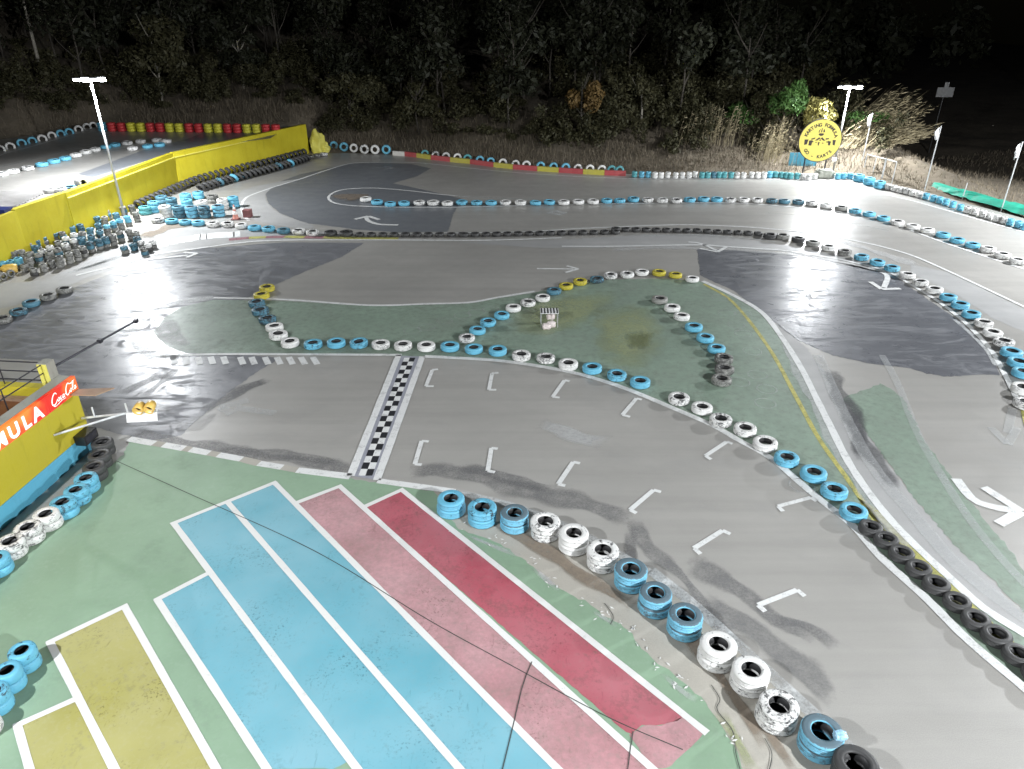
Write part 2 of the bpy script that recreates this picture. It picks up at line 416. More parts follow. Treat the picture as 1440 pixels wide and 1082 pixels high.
plateau = tag(flat('upper_track', [(WALL_TOP[0].x - .15, WALL_TOP[0].y + .3), (-17.5, 59.9), (-31.8, 59.9), (-36, 53.5), (-43, 45), (-50, 30), (-24, 24.2), (WALL_TOP[3].x - .2, WALL_TOP[3].y), (WALL_TOP[2].x - .2, WALL_TOP[2].y), (WALL_TOP[1].x - .2, WALL_TOP[1].y)], PLAT_Z, M['asphalt'], None),
              'grey asphalt of the upper track behind the yellow wall', kind='structure')

# ---- surface layers on the track: (z rises 4 mm a layer)
Z1, Z2, Z3, Z4 = .004, .008, .012, .016
def fpx(name, px, z, mat, parent=track, sp=0, jit=0., z0=0.): return flat(name, [G(*q, z0) for q in px], z + z0, mat, parent, jit, sp)
fpx('asphalt_patch', [(606, 237), (587, 248), (553, 258), (600, 268), (650, 280), (637, 302), (630, 326), (560, 327), (500, 323), (430, 314), (395, 301), (378, 287), (373, 273), (385, 259), (420, 246), (487, 231), (520, 229), (578, 231)], Z1, M['asphalt_dark'], jit=.03)
fpx('asphalt_patch', [(512, 342), (480, 362), (430, 382), (395, 397), (330, 428), (240, 452), (215, 482), (300, 497), (395, 503), (352, 530), (322, 552), (290, 580), (255, 612), (215, 620), (175, 612), (130, 600), (105, 545), (60, 508), (-60, 500), (-60, 450), (0, 445), (80, 415), (150, 387), (212, 366), (280, 350), (400, 341)], Z1, M['asphalt_scuffed'], jit=.03)
fpx('asphalt_patch', [(980, 350), (1035, 352), (1100, 356), (1200, 373), (1258, 388), (1300, 418), (1345, 449), (1378, 478), (1400, 515), (1406, 528), (1390, 527), (1330, 530), (1300, 525), (1280, 518), (1225, 512), (1170, 500), (1120, 478), (1072, 440), (1030, 408), (985, 388)], Z1, M['asphalt_scuffed2'], jit=.03)
fpx('concrete_apron', [(340, 268), (420, 252), (388, 262), (373, 275), (380, 290), (400, 304), (440, 317), (430, 322), (370, 314), (340, 296)], Z2, M['apron'], sp=3)
fpx('concrete_apron', [(-60, 405), (60, 395), (150, 355), (240, 322), (330, 318), (400, 322), (520, 332), (520, 336), (400, 336), (300, 345), (215, 362), (120, 392), (60, 420), (-60, 450)], Z1, M['apron'], jit=.05)
fpx('concrete_apron', [(640, 341), (800, 337), (905, 330), (1000, 330), (1100, 345), (1180, 360), (1250, 380), (1235, 383), (1100, 354), (980, 347), (860, 349), (760, 349)], Z1, M['apron'], jit=.05)
fpx('concrete_apron', [(1280, 372), (1330, 382), (1400, 415), (1470, 450), (1470, 480), (1400, 450), (1340, 412), (1280, 385)], Z1, M['apron'], jit=.04)
fpx('concrete_apron', [(1072, 440), (1105, 480), (1135, 530), (1170, 600), (1200, 655), (1240, 712), (1280, 760), (1335, 812), (1385, 856), (1450, 895), (1450, 880), (1400, 820), (1340, 765), (1285, 700), (1240, 640), (1200, 580), (1165, 530), (1130, 485)], Z1, M['apron'], jit=.05)
fpx('green_runoff', [(1185, 560), (1240, 640), (1285, 700), (1340, 765), (1400, 820), (1460, 880), (1460, 830), (1410, 760), (1350, 690), (1300, 620), (1270, 560), (1240, 540)], Z2, M['green_track'], jit=.04)

# infield
INF = [(300, 422), (400, 423.5), (520, 431), (600, 429), (660, 427), (700, 420), (752, 412), (790, 402), (850, 394), (930, 392), (985, 396), (1027, 415), (1070, 440), (1100, 477), (1127, 520), (1147, 560), (1167, 600), (1195, 655), (1234, 711), (1276, 758), (1332, 811), (1382, 856), (1445, 896), (1500, 935), (1500, 1010), (1440, 968), (1360, 900), (1304, 844), (1262, 806), (1234, 780), (1196, 737), (1159, 708), (1123, 678), (1084, 645), (1040, 621), (1000, 598), (940, 572), (902, 556), (865, 542), (815, 527), (760, 515.5), (702, 508), (640, 504), (597, 502), (480, 500), (360, 499), (262, 497), (235, 488), (215, 468), (232, 447), (256, 432)]
fpx('green_infield', INF, Z2, M['green_track'], jit=.02)
for q in ([(735, 425), (800, 410), (870, 412), (860, 440), (800, 470), (740, 478), (710, 455)], [(880, 470), (920, 468), (915, 490), (885, 490)], [(830, 440), (900, 425), (940, 470), (900, 530), (840, 500)]):
    stain('faded_paint_patch', q, Z3, M['yellow_green'], track, .3)
stain('dirt_patch', [(214, 462), (232, 448), (250, 452), (258, 470), (272, 488), (245, 490), (222, 480)], Z3, M['smear'], track, .6)
px_line('yellow_line', [(990, 400), (1030, 425), (1080, 488), (1120, 560), (1150, 615), (1185, 665), (1225, 722), (1270, 775)], .13, Z3, M['yellow_line'], track)
fpx('lime_strip', [(1205, 700), (1234, 745), (1275, 790), (1330, 842), (1400, 905), (1460, 950), (1460, 935), (1400, 880), (1335, 820), (1280, 768), (1235, 718)], Z3, M['kerb_yellow'])
LINES = [
 ([(300, 419.5), (400, 422), (520, 430), (600, 428), (660, 426), (700, 419), (752, 410.5)], .16, 'white'),
 ([(225, 502), (300, 499), (400, 499), (565, 500)], .16, 'white'),
 ([(597, 502), (640, 504), (702, 508), (760, 516), (815, 527), (865, 542), (902, 556), (940, 572), (1000, 598), (1040, 620.5), (1084, 645), (1123, 678), (1159, 708), (1196, 737), (1234, 780), (1262, 806), (1304, 844), (1360, 900), (1440, 968), (1500, 1020)], .2, 'white'),
 ([(988, 396), (1027, 414), (1070, 439), (1100, 476), (1127, 519), (1147, 559), (1167, 599), (1195, 654), (1234, 710), (1276, 757), (1332, 810), (1382, 855), (1440, 892), (1500, 930)], .2, 'white'),
 ([(660, 277.5), (620, 274), (587, 270), (553, 266.7), (520, 265), (487, 266.7), (470, 271), (462, 278), (468, 285), (487, 289), (520, 291), (570, 292), (640, 292), (723, 290), (807, 288), (880, 287), (943, 286), (1027, 286), (1080, 289), (1130, 293), (1180, 298.5), (1230, 308), (1263, 318), (1320, 339), (1367, 355), (1440, 379), (1500, 400)], .16, 'white'),
 ([(640, 276), (760, 281), (900, 279), (1020, 277)], .12, 'white_worn'),
 ([(560, 329), (723, 327), (807, 322.5), (860, 320), (910, 318), (960, 316.7), (1010, 318), (1060, 320.5), (1130, 327), (1180, 335), (1230, 345), (1280, 359), (1325, 378), (1383, 405), (1440, 432), (1500, 460)], .15, 'white'),
 ([(107, 388), (175, 371), (220, 358), (270, 351), (337, 342), (387, 338.7), (460, 338), (537, 338), (660, 338.7), (723, 337.5), (790, 335)], .18, 'white'),
 ([(905, 332.5), (977, 331), (1040, 335), (1090, 341)], .12, 'white_worn'),
 ([(790, 347), (860, 347), (977, 345), (1023, 347.5), (1100, 352.5), (1130, 357), (1180, 365), (1230, 377), (1247, 382), (1262, 389), (1283, 402), (1317, 423), (1350, 448), (1375, 472), (1397, 498), (1410, 522), (1422, 545), (1434, 572)], .17, 'white'),
 ([(1342, 450), (1367, 472), (1387, 493), (1400, 515)], .14, 'white_worn'),
 ([(350, 311), (343, 303), (340, 291), (343, 282), (353, 275), (387, 263), (420, 253), (453, 242), (490, 231), (520, 229), (578, 229), (620, 232.5), (660, 237), (723, 243), (807, 248.5), (880, 251.5), (943, 252), (1027, 252), (1100, 252.5), (1130, 254), (1180, 260), (1230, 271), (1280, 282), (1333, 297), (1400, 316), (1460, 332)], .17, 'white'),
 ([(185, 472), (190, 460), (212, 440), (250, 426), (300, 419.5)], .5, 'white_worn'),
 ([(193, 478), (200, 490), (217, 500), (250, 503)], .45, 'white_worn'),
 ([(1240, 500), (1262, 540), (1290, 610), (1330, 680), (1370, 740), (1420, 800), (1470, 850)], .22, 'white_ghost'),
 ([(1150, 500), (1190, 590), (1230, 660), (1280, 720), (1340, 790), (1400, 840), (1470, 890)], .35, 'white_ghost'),
 ([(531, 677), (575, 683), (640, 692)], .2, 'white'), ([(640, 692), (720, 712), (800, 742), (870, 780), (915, 806)], .2, 'white_worn'),
 ([(915, 803), (975, 851), (1040, 910), (1100, 965), (1140, 1002), (1200, 1060), (1260, 1110)], .26, 'white_worn'),
 ([(1080, 300), (1150, 306), (1250, 325)], .08, 'white_ghost'),
]
for px, w, m in LINES: px_line('painted_line', px, w, Z4, M[m], track)
# tyre-rubber and patched-asphalt smears: strokes that fade out at their sides and ends
def stroke(name, px, w, z, mat, parent, seed=0):
    rr = random.Random(seed); P = resample(spline([G(*q) for q in px], 6), .12); n = len(P); V = []; E_ = []; F = []
    ph = [rr.uniform(0, 6) for _ in range(4)]
    for i, p in enumerate(P):
        t = (P[min(i + 1, n - 1)] - P[max(i - 1, 0)]).normalized(); q = Vector((-t.y, t.x, 0)); u = i / (n - 1)
        L = i * .12; wl = w * (1 + .35 * math.sin(L * 2.1 + ph[0]) + .2 * math.sin(L * 5.3 + ph[1])); wr = w * (1 + .35 * math.sin(L * 1.7 + ph[2]) + .2 * math.sin(L * 4.7 + ph[3]))
        e = min(1, u * n * .12 / .5, (1 - u) * n * .12 / .5)
        for k, a in ((wl / 2, 0.), (wl / 4, 1.), (-wr / 4, 1.), (-wr / 2, 0.)):
            V.append(((p + q * k).x, (p + q * k).y, z)); E_.append(a * e)
    for i in range(n - 1):
        for k in range(3): F.append((4 * i + k + 1, 4 * i + k + 5, 4 * i + k + 4, 4 * i + k))
    me = bpy.data.meshes.new(name); me.from_pydata(V, [], F); at = me.attributes.new('edge', 'FLOAT', 'POINT'); at.data.foreach_set('value', E_); me.update()
    return link(name, me, mat, parent)
for k, (q, w, m) in enumerate((([(575, 660), (650, 668), (720, 683), (800, 705), (890, 732)], .75, 'smear'), ([(640, 660), (700, 668), (780, 690)], .5, 'smear'),
             ([(895, 728), (900, 752), (915, 775), (960, 812), (1000, 868), (1040, 915)], .38, 'smear'), ([(885, 745), (890, 790), (925, 800)], .3, 'smear'),
             ([(180, 608), (280, 626), (360, 640), (440, 652), (500, 665)], .55, 'smear'), ([(300, 632), (400, 640), (480, 652)], .4, 'smear'),
             ([(275, 583), (320, 562), (350, 545), (380, 532)], .55, 'smear_black'), ([(200, 560), (225, 540), (250, 515)], .35, 'smear_black'),
             ([(960, 795), (1020, 815), (1090, 870), (1150, 905)], .6, 'smear'), ([(985, 840), (1060, 885), (1140, 960), (1180, 990)], .7, 'smear'), ([(1080, 870), (1130, 880), (1180, 915)], .45, 'smear'),
             ([(758, 597), (800, 608), (848, 626)], .75, 'pale'), ([(165, 555), (200, 540), (235, 520)], .6, 'smear_black'), ([(1165, 520), (1195, 580), (1215, 650)], .6, 'smear_black'), ([(1190, 560), (1225, 640), (1260, 690)], .5, 'smear_black'),
             
             ([(472, 280), (490, 277), (512, 280)], 1.6, 'brown_smear'), ([(200, 335), (225, 325), (258, 315)], 1.3, 'brown_smear'), ([(1130, 330), (1180, 340), (1240, 357), (1290, 375)], .7, 'pale'),
             ([(860, 352), (960, 349), (1100, 357), (1200, 375)], .4, 'pale'), ([(1100, 480), (1140, 560), (1180, 640), (1230, 715), (1290, 780)], .35, 'pale'))):
    stroke('asphalt_smear', q, w, Z2 + .001 * (k % 6) - .002 if m == 'smear' else Z3 + .0005 * (k % 6), M[m], track, k)
# kerb blocks and bars
def bars(pts, w, L, ang, z, mat, name='kerb_bar', parent=track):
    for q in pts:
        c = G(*q); d = Vector((math.cos(ang), math.sin(ang), 0)); n = Vector((-d.y, d.x, 0))
        flat(name, [c + d * L / 2 + n * w / 2, c - d * L / 2 + n * w / 2, c - d * L / 2 - n * w / 2, c + d * L / 2 - n * w / 2], z, mat, parent)
bars([(233, 343), (246, 340), (256, 338), (267, 336.5), (277, 334.5), (286, 333.5), (295, 332.5), (305, 331.5), (315, 331), (325, 330.5), (333, 330)], .34, 1.1, 1.9, Z3, M['white'])
bars([(116, 379), (124, 376), (133, 373), (142, 370), (151, 367), (160, 363)], .3, 1.2, 1.0, Z3, M['white_worn'])
bars([(245, 507), (262, 508), (280, 508), (298, 507.5), (316, 507.5), (340, 508), (356, 508), (375, 508), (392, 508), (409, 508), (426, 508), (443, 508)], .2, .62, 2.05, Z4, M['white'])
bars([(1127, 253), (1138, 254), (1151, 255), (1163, 256.5), (1174, 258), (1184, 260), (1195, 261)], .3, .75, .3, Z3, M['white'])
for k, (a, b) in enumerate((((322, 337.5), (350, 335)), ((350, 335), (374, 334)), ((374, 334), (400, 333.5)), ((400, 333.5), (428, 334)), ((428, 334), (455, 334.5)), ((455, 334.5), (560, 336)))):
    px_line('kerb_block', [a, b], .42, Z3, M['kerb_red' if k % 2 == 0 else 'kerb_yellow'], track)
for a, b in (((181, 618), (217, 624.5)), ((230, 626.5), (259, 631.5)), ((268, 633), (294, 638)), ((307, 640.5), (340, 646.5)), ((364, 652.5), (397, 658)), ((418, 662), (493, 671))):
    px_line('kerb_block', [a, b], .24, Z4, M['white'], track)
for a, b in (((217, 624.5), (230, 626.5)), ((259, 631.5), (268, 633)), ((294, 638), (307, 640.5)), ((340, 646.5), (364, 652.5)), ((397, 658), (418, 662))):
    px_line('kerb_block', [a, b], .24, Z4, M['concrete'], track)
fpx('kerb_block', [(1434, 573), (1442, 573), (1448, 600), (1440, 600)], Z4, M['kerb_yellow'])
# start and finish strip
fpx('finish_strip', [(563, 501), (593, 502), (531, 676), (495, 670)], Z3, M['finish_grey'])
px_line('finish_line', [(560.5, 500), (493, 670)], .2, Z4, M['white'], track); px_line('finish_line', [(594, 502), (530, 676)], .2, Z4, M['white'], track)
A0, A1, B0, B1 = G(568.5, 504), G(584, 504), G(504, 670), G(523.5, 670)
nr = 23
for i in range(nr):
    for j in range(2):
        def pt(a, b): return A0.lerp(A1, b / 2).lerp(B0.lerp(B1, b / 2), a / nr)
        flat('checker_square', [pt(i, j), pt(i + 1, j), pt(i + 1, j + 1), pt(i, j + 1)], Z4 + .002, M['check_black'] if (i + j) % 2 else M['white'], track)
# start grid brackets
for q in ([(616, 520), (608, 521), (599, 544), (610, 544)], [(701, 525), (692, 526), (687.5, 549), (698, 549)], [(801, 537), (794, 535.5), (777, 559), (787, 560)],
          [(902.5, 563), (895, 561), (875, 584.5), (886, 587)], [(1030, 625), (1022, 622), (992, 642), (1000, 647)], [(1148, 705.6), (1140, 700.6), (1094, 713), (1101, 720)],
          [(603, 621.7), (593, 621), (583.5, 653.6), (593, 654.4)], [(700, 632), (691, 631), (686, 663), (696, 665)], [(815.6, 652.5), (806, 650.6), (785, 681.7), (795, 684)],
          [(929.5, 692.8), (919, 690), (886, 718), (895, 722.5)], [(1027, 752), (1016, 747), (976, 772), (985, 780)], [(1131.7, 839.5), (1120.6, 830.6), (1066, 852), (1076, 861)]):
    P = [G(*p) for p in q]; mb = MB(); strip_mb(mb, [P[0], P[1]], .11, Z4, 1); strip_mb(mb, [P[1], P[2]], .12, Z4 + .002, 1); strip_mb(mb, [P[2], P[3]], .11, Z4, 1)
    mb.build('grid_bracket', M['white'], track)
# arrows
def arrow(shaft, head, w, m, z0=0., parent=track):
    mb = MB(); P = [G(*p, z0) for p in shaft]; strip_mb(mb, spline(P, 6) if len(P) > 2 else P, w, Z4 + z0, .2)
    H = [G(*p, z0) for p in head]; strip_mb(mb, H[:2], w, Z4 + .002 + z0, .3); strip_mb(mb, H[1:], w, Z4 + .003 + z0, .3)
    mb.build('painted_arrow', M[m], parent)
arrow([(755, 378.5), (806, 379)], [(797, 374.5), (813, 379), (795, 384)], .16, 'white')
arrow([(968, 341), (985, 343), (1008, 353)], [(984, 350), (1009, 355), (1022, 347.5)], .17, 'white')
arrow([(1240, 383), (1248, 390), (1243, 405)], [(1224, 397), (1240, 407.5), (1266, 406.5)], .22, 'white')
arrow([(1344, 674), (1368, 703), (1398, 714), (1430, 719)], [(1383, 686), (1436, 720), (1404, 738)], .24, 'white')
arrow([(560, 317), (533, 316), (518, 311), (515, 305.5)], [(499, 309), (518, 304.5), (533, 309.5)], .24, 'white')
arrow([(524, 236.5), (552, 237)], [(541, 234), (554, 237), (539, 239.5)], .2, 'white_ghost')
arrow([(205, 366), (264, 359.5)], [(258, 355.5), (277, 357), (262, 363)], .2, 'white')
arrow([(387, 582), (330, 574)], [(350, 564), (309, 573.5), (327, 583)], .3, 'white_ghost')
arrow([(1424, 575), (1416, 610)], [(1393, 602), (1417, 626), (1430, 602)], .22, 'white_ghost')
arrow([(118, 186), (155, 188)], [(143, 184), (157, 188), (146, 191)], .16, 'white_ghost', PLAT_Z, plateau)
fpx('painted_diamond', [(768, 300), (784, 296), (799, 299.7), (787, 303.7)], Z4, M['white_worn'])
# ghost rings where tyres used to stand
for x, y in ((1022, 441), (1045, 442), (1035, 458), (1045, 470), (1058, 495), (1065, 528), (1078, 548), (1076, 568), (1040, 538), (650, 445), (670, 440), (690, 436), (625, 452), (600, 461), (580, 466), (1128, 684), (1012, 420)):
    mb = MB(); c = G(x, y); strip_mb(mb, [c + Vector((.3 * math.cos(a * PI / 10), .3 * math.sin(a * PI / 10), 0)) for a in range(21)], .035, Z4, .1); mb.build('paint_ring', M['white_ghost'], track)

# ---- forecourt with parking bays
fore = tag(empty('forecourt', (0, 0, 0)), 'green painted concrete forecourt with coloured parking bays', kind='structure')
fpx('concrete_strip', [(600, 690), (640, 697), (720, 716), (800, 748), (870, 786), (915, 810), (975, 858), (1040, 916), (1100, 970), (1180, 1050), (1260, 1130), (1020, 1130), (1000, 1060), (880, 890), (760, 810), (640, 745)], Z2, M['concrete'], fore, 0, .03)
GRN = [(181, 620), (300, 641), (420, 664), (500, 675), (560, 684), (612, 692), (628, 725), (644, 745), (697, 762), (747, 795), (775, 823), (822, 846), (847, 865), (883, 884), (900, 909), (928, 936), (961, 961), (992, 987), (1012, 1017), (1031, 1045), (1045, 1082), (1070, 1180), (700, 1400), (200, 1400), (-250, 1300), (-300, 1000), (-200, 900), (0, 760), (60, 722), (110, 690), (150, 662), (175, 638)]
fpx('green_paving', GRN, Z3, M['green'], fore, 0, .035)
def ln(p, q, y): return (p[0] + (q[0] - p[0]) * (y - p[1]) / (q[1] - p[1]), y)
LA = ((222, 845), (375, 1082)); LB = ((244.5, 737), (502, 1082)); LC = ((320.8, 708), (646, 1082)); LD = ((387, 683), (783, 1082)); LE = ((479, 686), (917, 1082)); LF = ((565, 690), (990, 1029))
LY0 = ((71, 905), (161, 1082)); LY1 = ((176, 855), (304, 1082)); LYm = ((25, 1022), (42, 1082))
YB = 1190
def bay(poly, m): fpx('parking_bay', poly, Z4, M[m], fore, 0, .012)
bay([(222, 845), (291, 808), (490, 1072), (470, 1082), (375, 1082)], 'blue_bay')
bay([(244.5, 737), (320.8, 708), ln(*LC, YB), ln(*LB, YB)], 'blue_bay')
bay([(320.8, 708), (386, 680), ln(*LD, YB), ln(*LC, YB)], 'blue_bay')
bay([(414, 709), (478, 684), ln(*LE, YB), ln(*LD, YB)], 'pink_bay')
bay([(511, 714), (565, 690), (966, 1007), (950, 1015), (925, 1022), (905, 1020), (885, 1035)], 'red_bay')
bay([(885, 1035), (905, 1020), (925, 1022), (950, 1015), (966, 1007), (992, 1030), (940, 1082), (917, 1082)], 'pink_bay')
bay([(71, 905), (176, 855), ln(*LY1, YB), ln(*LY0, YB)], 'yellow_bay')
bay([(25, 1022), (112, 982), ln(*LY0, YB), ln(*LYm, YB)], 'yellow_bay')
ZL = .021
def bl(a, b, w=.13):
    mb = MB(); P, Q = G(*a), G(*b); d = (Q - P).normalized() * .06; strip_mb(mb, [P - d, Q + d], w, ZL + random.uniform(0, .003), .35); mb.build('bay_line', M['bay_white'], fore)
bl(LA[0], (375, 1082)); bl(LB[0], ln(*LB, YB)); bl(LC[0], ln(*LC, YB)); bl((387, 681), ln(*LD, YB)); bl((478, 685), ln(*LE, YB)); bl(LF[0], LF[1])
bl(LY0[0], ln(*LY0, YB)); bl(LY1[0], ln(*LY1, YB)); bl(LYm[0], ln(*LYm, YB))
bl((222, 844), (290, 809), .12); bl((244.5, 737), (386, 680), .12); bl((415, 709), (478, 685), .12); bl((512, 714), (565, 690), .12); bl((71, 904), (176, 854), .12); bl((25, 1021), (110, 983), .12)
# expansion joints
px_line('expansion_joint', [(165, 650), (260, 693), (440, 775), (600, 872), (720, 938), (850, 1008), (960, 1056)], .018, ZL + .006, M['joint'], fore)
px_line('expansion_joint', [(748, 932), (735, 965), (722, 1020), (705, 1090)], .016, ZL + .006, M['joint'], fore)
px_line('expansion_joint', [(890, 1030), (884, 1070), (880, 1110)], .014, ZL + .006, M['joint'], fore)
for k, (q, w, m) in enumerate((([(1010, 1000), (1040, 1050), (1060, 1090)], .35, 'yellow_green'), ([(955, 880), (1000, 935), (1045, 1000), (1075, 1060)], .3, 'brown_smear'), ([(700, 745), (760, 772), (830, 815), (890, 855)], .4, 'brown_smear'), ([(1060, 1010), (1090, 1045), (1120, 1090)], .25, 'brown_smear'), ([(650, 752), (730, 785)], .14, 'pale'), ([(745, 797), (790, 835)], .12, 'pale'), ([(830, 858), (870, 885)], .14, 'pale'), ([(930, 948), (960, 975), (985, 990)], .12, 'pale'))):
    stroke('floor_stain', q, w, ZL + .004 + .0005 * k, M[m], fore, 50 + k)
for px in ([(1000, 965), (1012, 985), (1008, 1000), (1030, 1030), (1034, 1060), (1042, 1090)], [(1075, 1040), (1085, 1062), (1080, 1090)], [(850, 850), (862, 868), (858, 880)]):
    px_line('concrete_crack', px, .014, ZL + .008, M['joint'], fore, step=.06)
rr = random.Random(8)
for i in range(70):
    t = rr.random(); k = rr.choice(GRN[7:20]); x, y = k[0] + rr.uniform(-14, 14), k[1] + rr.uniform(-10, 8); c = G(x, y); a = rr.uniform(0, 6.3); L = rr.uniform(.015, .06)
    flat('paint_chip', [c + Vector((math.cos(a + b) * L * e, math.sin(a + b) * L * e, 0)) for b, e in ((0, 1), (1.6, .3), (3.1, 1), (4.7, .4))], ZL + .01, M['bay_white'], fore)

# plateau markings
for px, w, m in (([(-40, 245), (0, 219), (50, 205), (130, 182), (160, 178), (250, 179), (330, 180)], .14, 'white'), ([(0, 250), (60, 232), (110, 220), (170, 210), (215, 204), (262, 200)], .14, 'white_worn'), ([(-20, 240), (30, 228), (100, 210), (140, 203)], .14, 'white_worn')):
    mb = MB(); strip_mb(mb, spline([G(*q, PLAT_Z) for q in px], 6), w, PLAT_Z + .012, .4); mb.build('painted_line', M[m], plateau)
flat('asphalt_patch', [G(*q, PLAT_Z) for q in ((262, 196), (300, 182), (400, 182), (380, 195), (300, 205), (200, 228), (130, 250), (110, 245), (200, 212))], PLAT_Z + .004, M['asphalt_dark'], plateau)

# ------------------------------------------------------------------ tyres
def tyre_prof(R, r, w, tread):
    e = R - r
    o = [(r, .12 * w), (r + .16 * e, .03 * w), (R - .38 * e, 0), (R - .1 * e, .07 * w), (R, .2 * w)]
    if tread:
        for k in (.36, .5, .64): o += [(R, (k - .035) * w), (R - .012, (k - .025) * w), (R - .012, (k + .025) * w), (R, (k + .035) * w)]
    else: o += [(R + .004, .5 * w)]
    o += [(R, .8 * w), (R - .1 * e, .93 * w), (R - .38 * e, w), (R - .55 * e, .975 * w), (R - .6 * e, .995 * w), (r + .16 * e, .97 * w), (r, .88 * w)]
    no = len(o)
    i = [(r + .012, .85 * w), (R - .03, .76 * w), (R - .03, .24 * w), (r + .012, .15 * w)]
    return o + i, [0] * no + [1] * 4
_T = {}
KINDS = dict(car=(.31, .165, .2), carn=(.32, .165, .215), small=(.265, .14, .19), kart=(.165, .085, .17), slick=(.26, .13, .2), wide=(.34, .17, .22))
def tyre_mesh(kind, c, seg=28, tread=False):
    k = (kind, c, seg, tread)
    if k not in _T:
        R, r, w = KINDS[kind]; prof, fm = tyre_prof(R, r, w, tread)
        me = MB().lathe(prof, seg, None, True, 0, fm).mesh('tyre', [M['t_' + c], M['rubber_in']])
        me.polygons.foreach_set('use_smooth', [True] * len(me.polygons)); _T[k] = me
    return _T[k]
CN = dict(w='white', b='light blue', d='worn dark blue', y='mustard yellow', r='red', Y='bright yellow', k='black', g='grey', n='rubbed blue-grey', t='teal')
def ordn(i):
    return '%d%s' % (i, 'th' if 10 <= i % 100 <= 20 else {1: 'st', 2: 'nd', 3: 'rd'}.get(i % 10, 'th'))
def put(kind, c, loc, label, group, seg=28, tread=False, rot=None, tilt=.02, sc=1., name='tyre'):
    o = bpy.data.objects.new(name, tyre_mesh(kind, c, seg, tread)); COL.objects.link(o); o.location = loc
    o.rotation_euler = rot if rot else (random.gauss(0, tilt), random.gauss(0, tilt), random.uniform(0, 6.28))
    s = sc * random.uniform(.97, 1.03); o.scale = (s * random.uniform(.98, 1.02), s, s)
    tag(o, label, 'tyre', group); return o
GZ = .022
LOWER = MB()
def row(pts, kind, where, group, n=1, end='left', seg=28, tread=False, name='tyre', z0=0., sc=1., low_from=0):
    """pts: (photo x, photo y of the top hole, colour); n tyres in each stack"""
    R, r, w = KINDS[kind]; w *= sc; cnt = 0
    for i, q in enumerate(pts):
        top = G(q[0], q[1], z0 + n * w)
        for k in range(n):
            c = q[2]
            if k < low_from:
                pr, fm = tyre_prof(R * sc, r * sc, w, False); LOWER.lathe(pr, 18, Matrix.Translation((top.x, top.y, z0 + GZ * (z0 == 0) + .003 + k * (w - .004))), True, 0, [{'b': 0, 'r': 1, 'Y': 2, 'w': 3, 'd': 4, 'n': 5}[c] if f == 0 else 6 for f in fm]); continue
            if n == 1: lab = '%s tyre, %s from the %s %s' % (CN[c], ordn(i + 1), end, where)
            else: lab = '%s %s tyre, %s stack from the %s %s' % (('bottom', 'top')[k] if n == 2 else ('bottom', 'middle', 'top')[k], CN[c], ordn(i + 1), end, where)
            j = .012 if k < n - 1 else 0
            put(kind, c, (top.x + random.uniform(-j, j), top.y + random.uniform(-j, j), z0 + GZ * (z0 == 0) + .003 + k * (w - .004)), lab, group, seg, tread, sc=sc, tilt=.012 if n > 1 else .02, name=name)
def conv(ox, oy, s, L): return [(ox + x * s, oy + y * s, c) for x, y, c in L]
S4, S3, S6, SA, SB = .25, 1 / 3, 1 / 6, .27778, .2791
# main infield row, left to right
ROW_S = conv(300, 340, S4, [(300, 252, 'y'), (270, 293, 'y'), (243, 337, 'd'), (263, 380, 'd'), (303, 428, 'd'), (342, 472, 'w'), (363, 515, 'w'), (430, 558, 'w'), (560, 567, 'b'), (690, 560, 'b'), (818, 560, 'b'), (940, 568, 'w'), (1067, 574, 'w'), (1197, 578, 'w'), (1330, 580, 'b')]) \
    + conv(640, 340, S4, [(105, 593, 'b'), (240, 602, 'b'), (372, 630, 'w'), (510, 645, 'w'), (637, 680, 'w'), (772, 702, 'b'), (910, 740, 'b'), (1042, 780, 'b'), (1260, 872, 'w'), (1390, 925, 'w')]) \
    + conv(960, 300, S3, [(162, 865, 'w'), (265, 903, 'w'), (350, 963, 'w')]) \
    + conv(1040, 600, SA, [(240, 152, 'b'), (378, 228, 'b'), (482, 315, 'b'), (580, 420, 'b')])
row(ROW_S, 'car', 'edging the green infield', 'tyres edging the infield beside the start grid', seg=32, tread=True)
BLK = conv(1040, 600, SA, [(665, 505, 'k'), (745, 565, 'k'), (823, 635, 'k'), (910, 710, 'k'), (1000, 792, 'k'), (1105, 878, 'k'), (1200, 968, 'k'), (1305, 1050, 'k')]) + [(1432, 918, 'k'), (1462, 945, 'k')]
row(BLK, 'small', 'in the low black row at the lower right', 'low black tyres at the lower right', seg=32, tread=True, name='black_tyre', sc=.95)
row(conv(640, 340, S4, [(65, 533, 'w'), (125, 490, 'b'), (185, 445, 'b'), (262, 405, 'b'), (327, 365, 'w'), (410, 335, 'w'), (493, 308, 'w'), (557, 270, 'd'), (625, 242, 'y'), (703, 217, 'y'), (798, 205, 'd'), (875, 182, 'w'), (968, 177, 'w'), (1052, 165, 'w'), (1148, 167, 'y'), (1240, 180, 'y'), (1335, 202, 'w')]),
    'car', 'in the arc across the infield', 'tyres in the arc across the infield', sc=.93)
row([(928, 419.5, 'g'), (945.5, 431, 'w'), (958.8, 443, 'w'), (976, 458, 'b'), (992, 473, 'b'), (1008, 488, 'b'), (1018, 502, 'g'), (1019, 517, 'g'), (1015, 532, 'g')], 'car', 'in the short infield diagonal', 'tyres in the short infield diagonal', end='top', sc=.97)
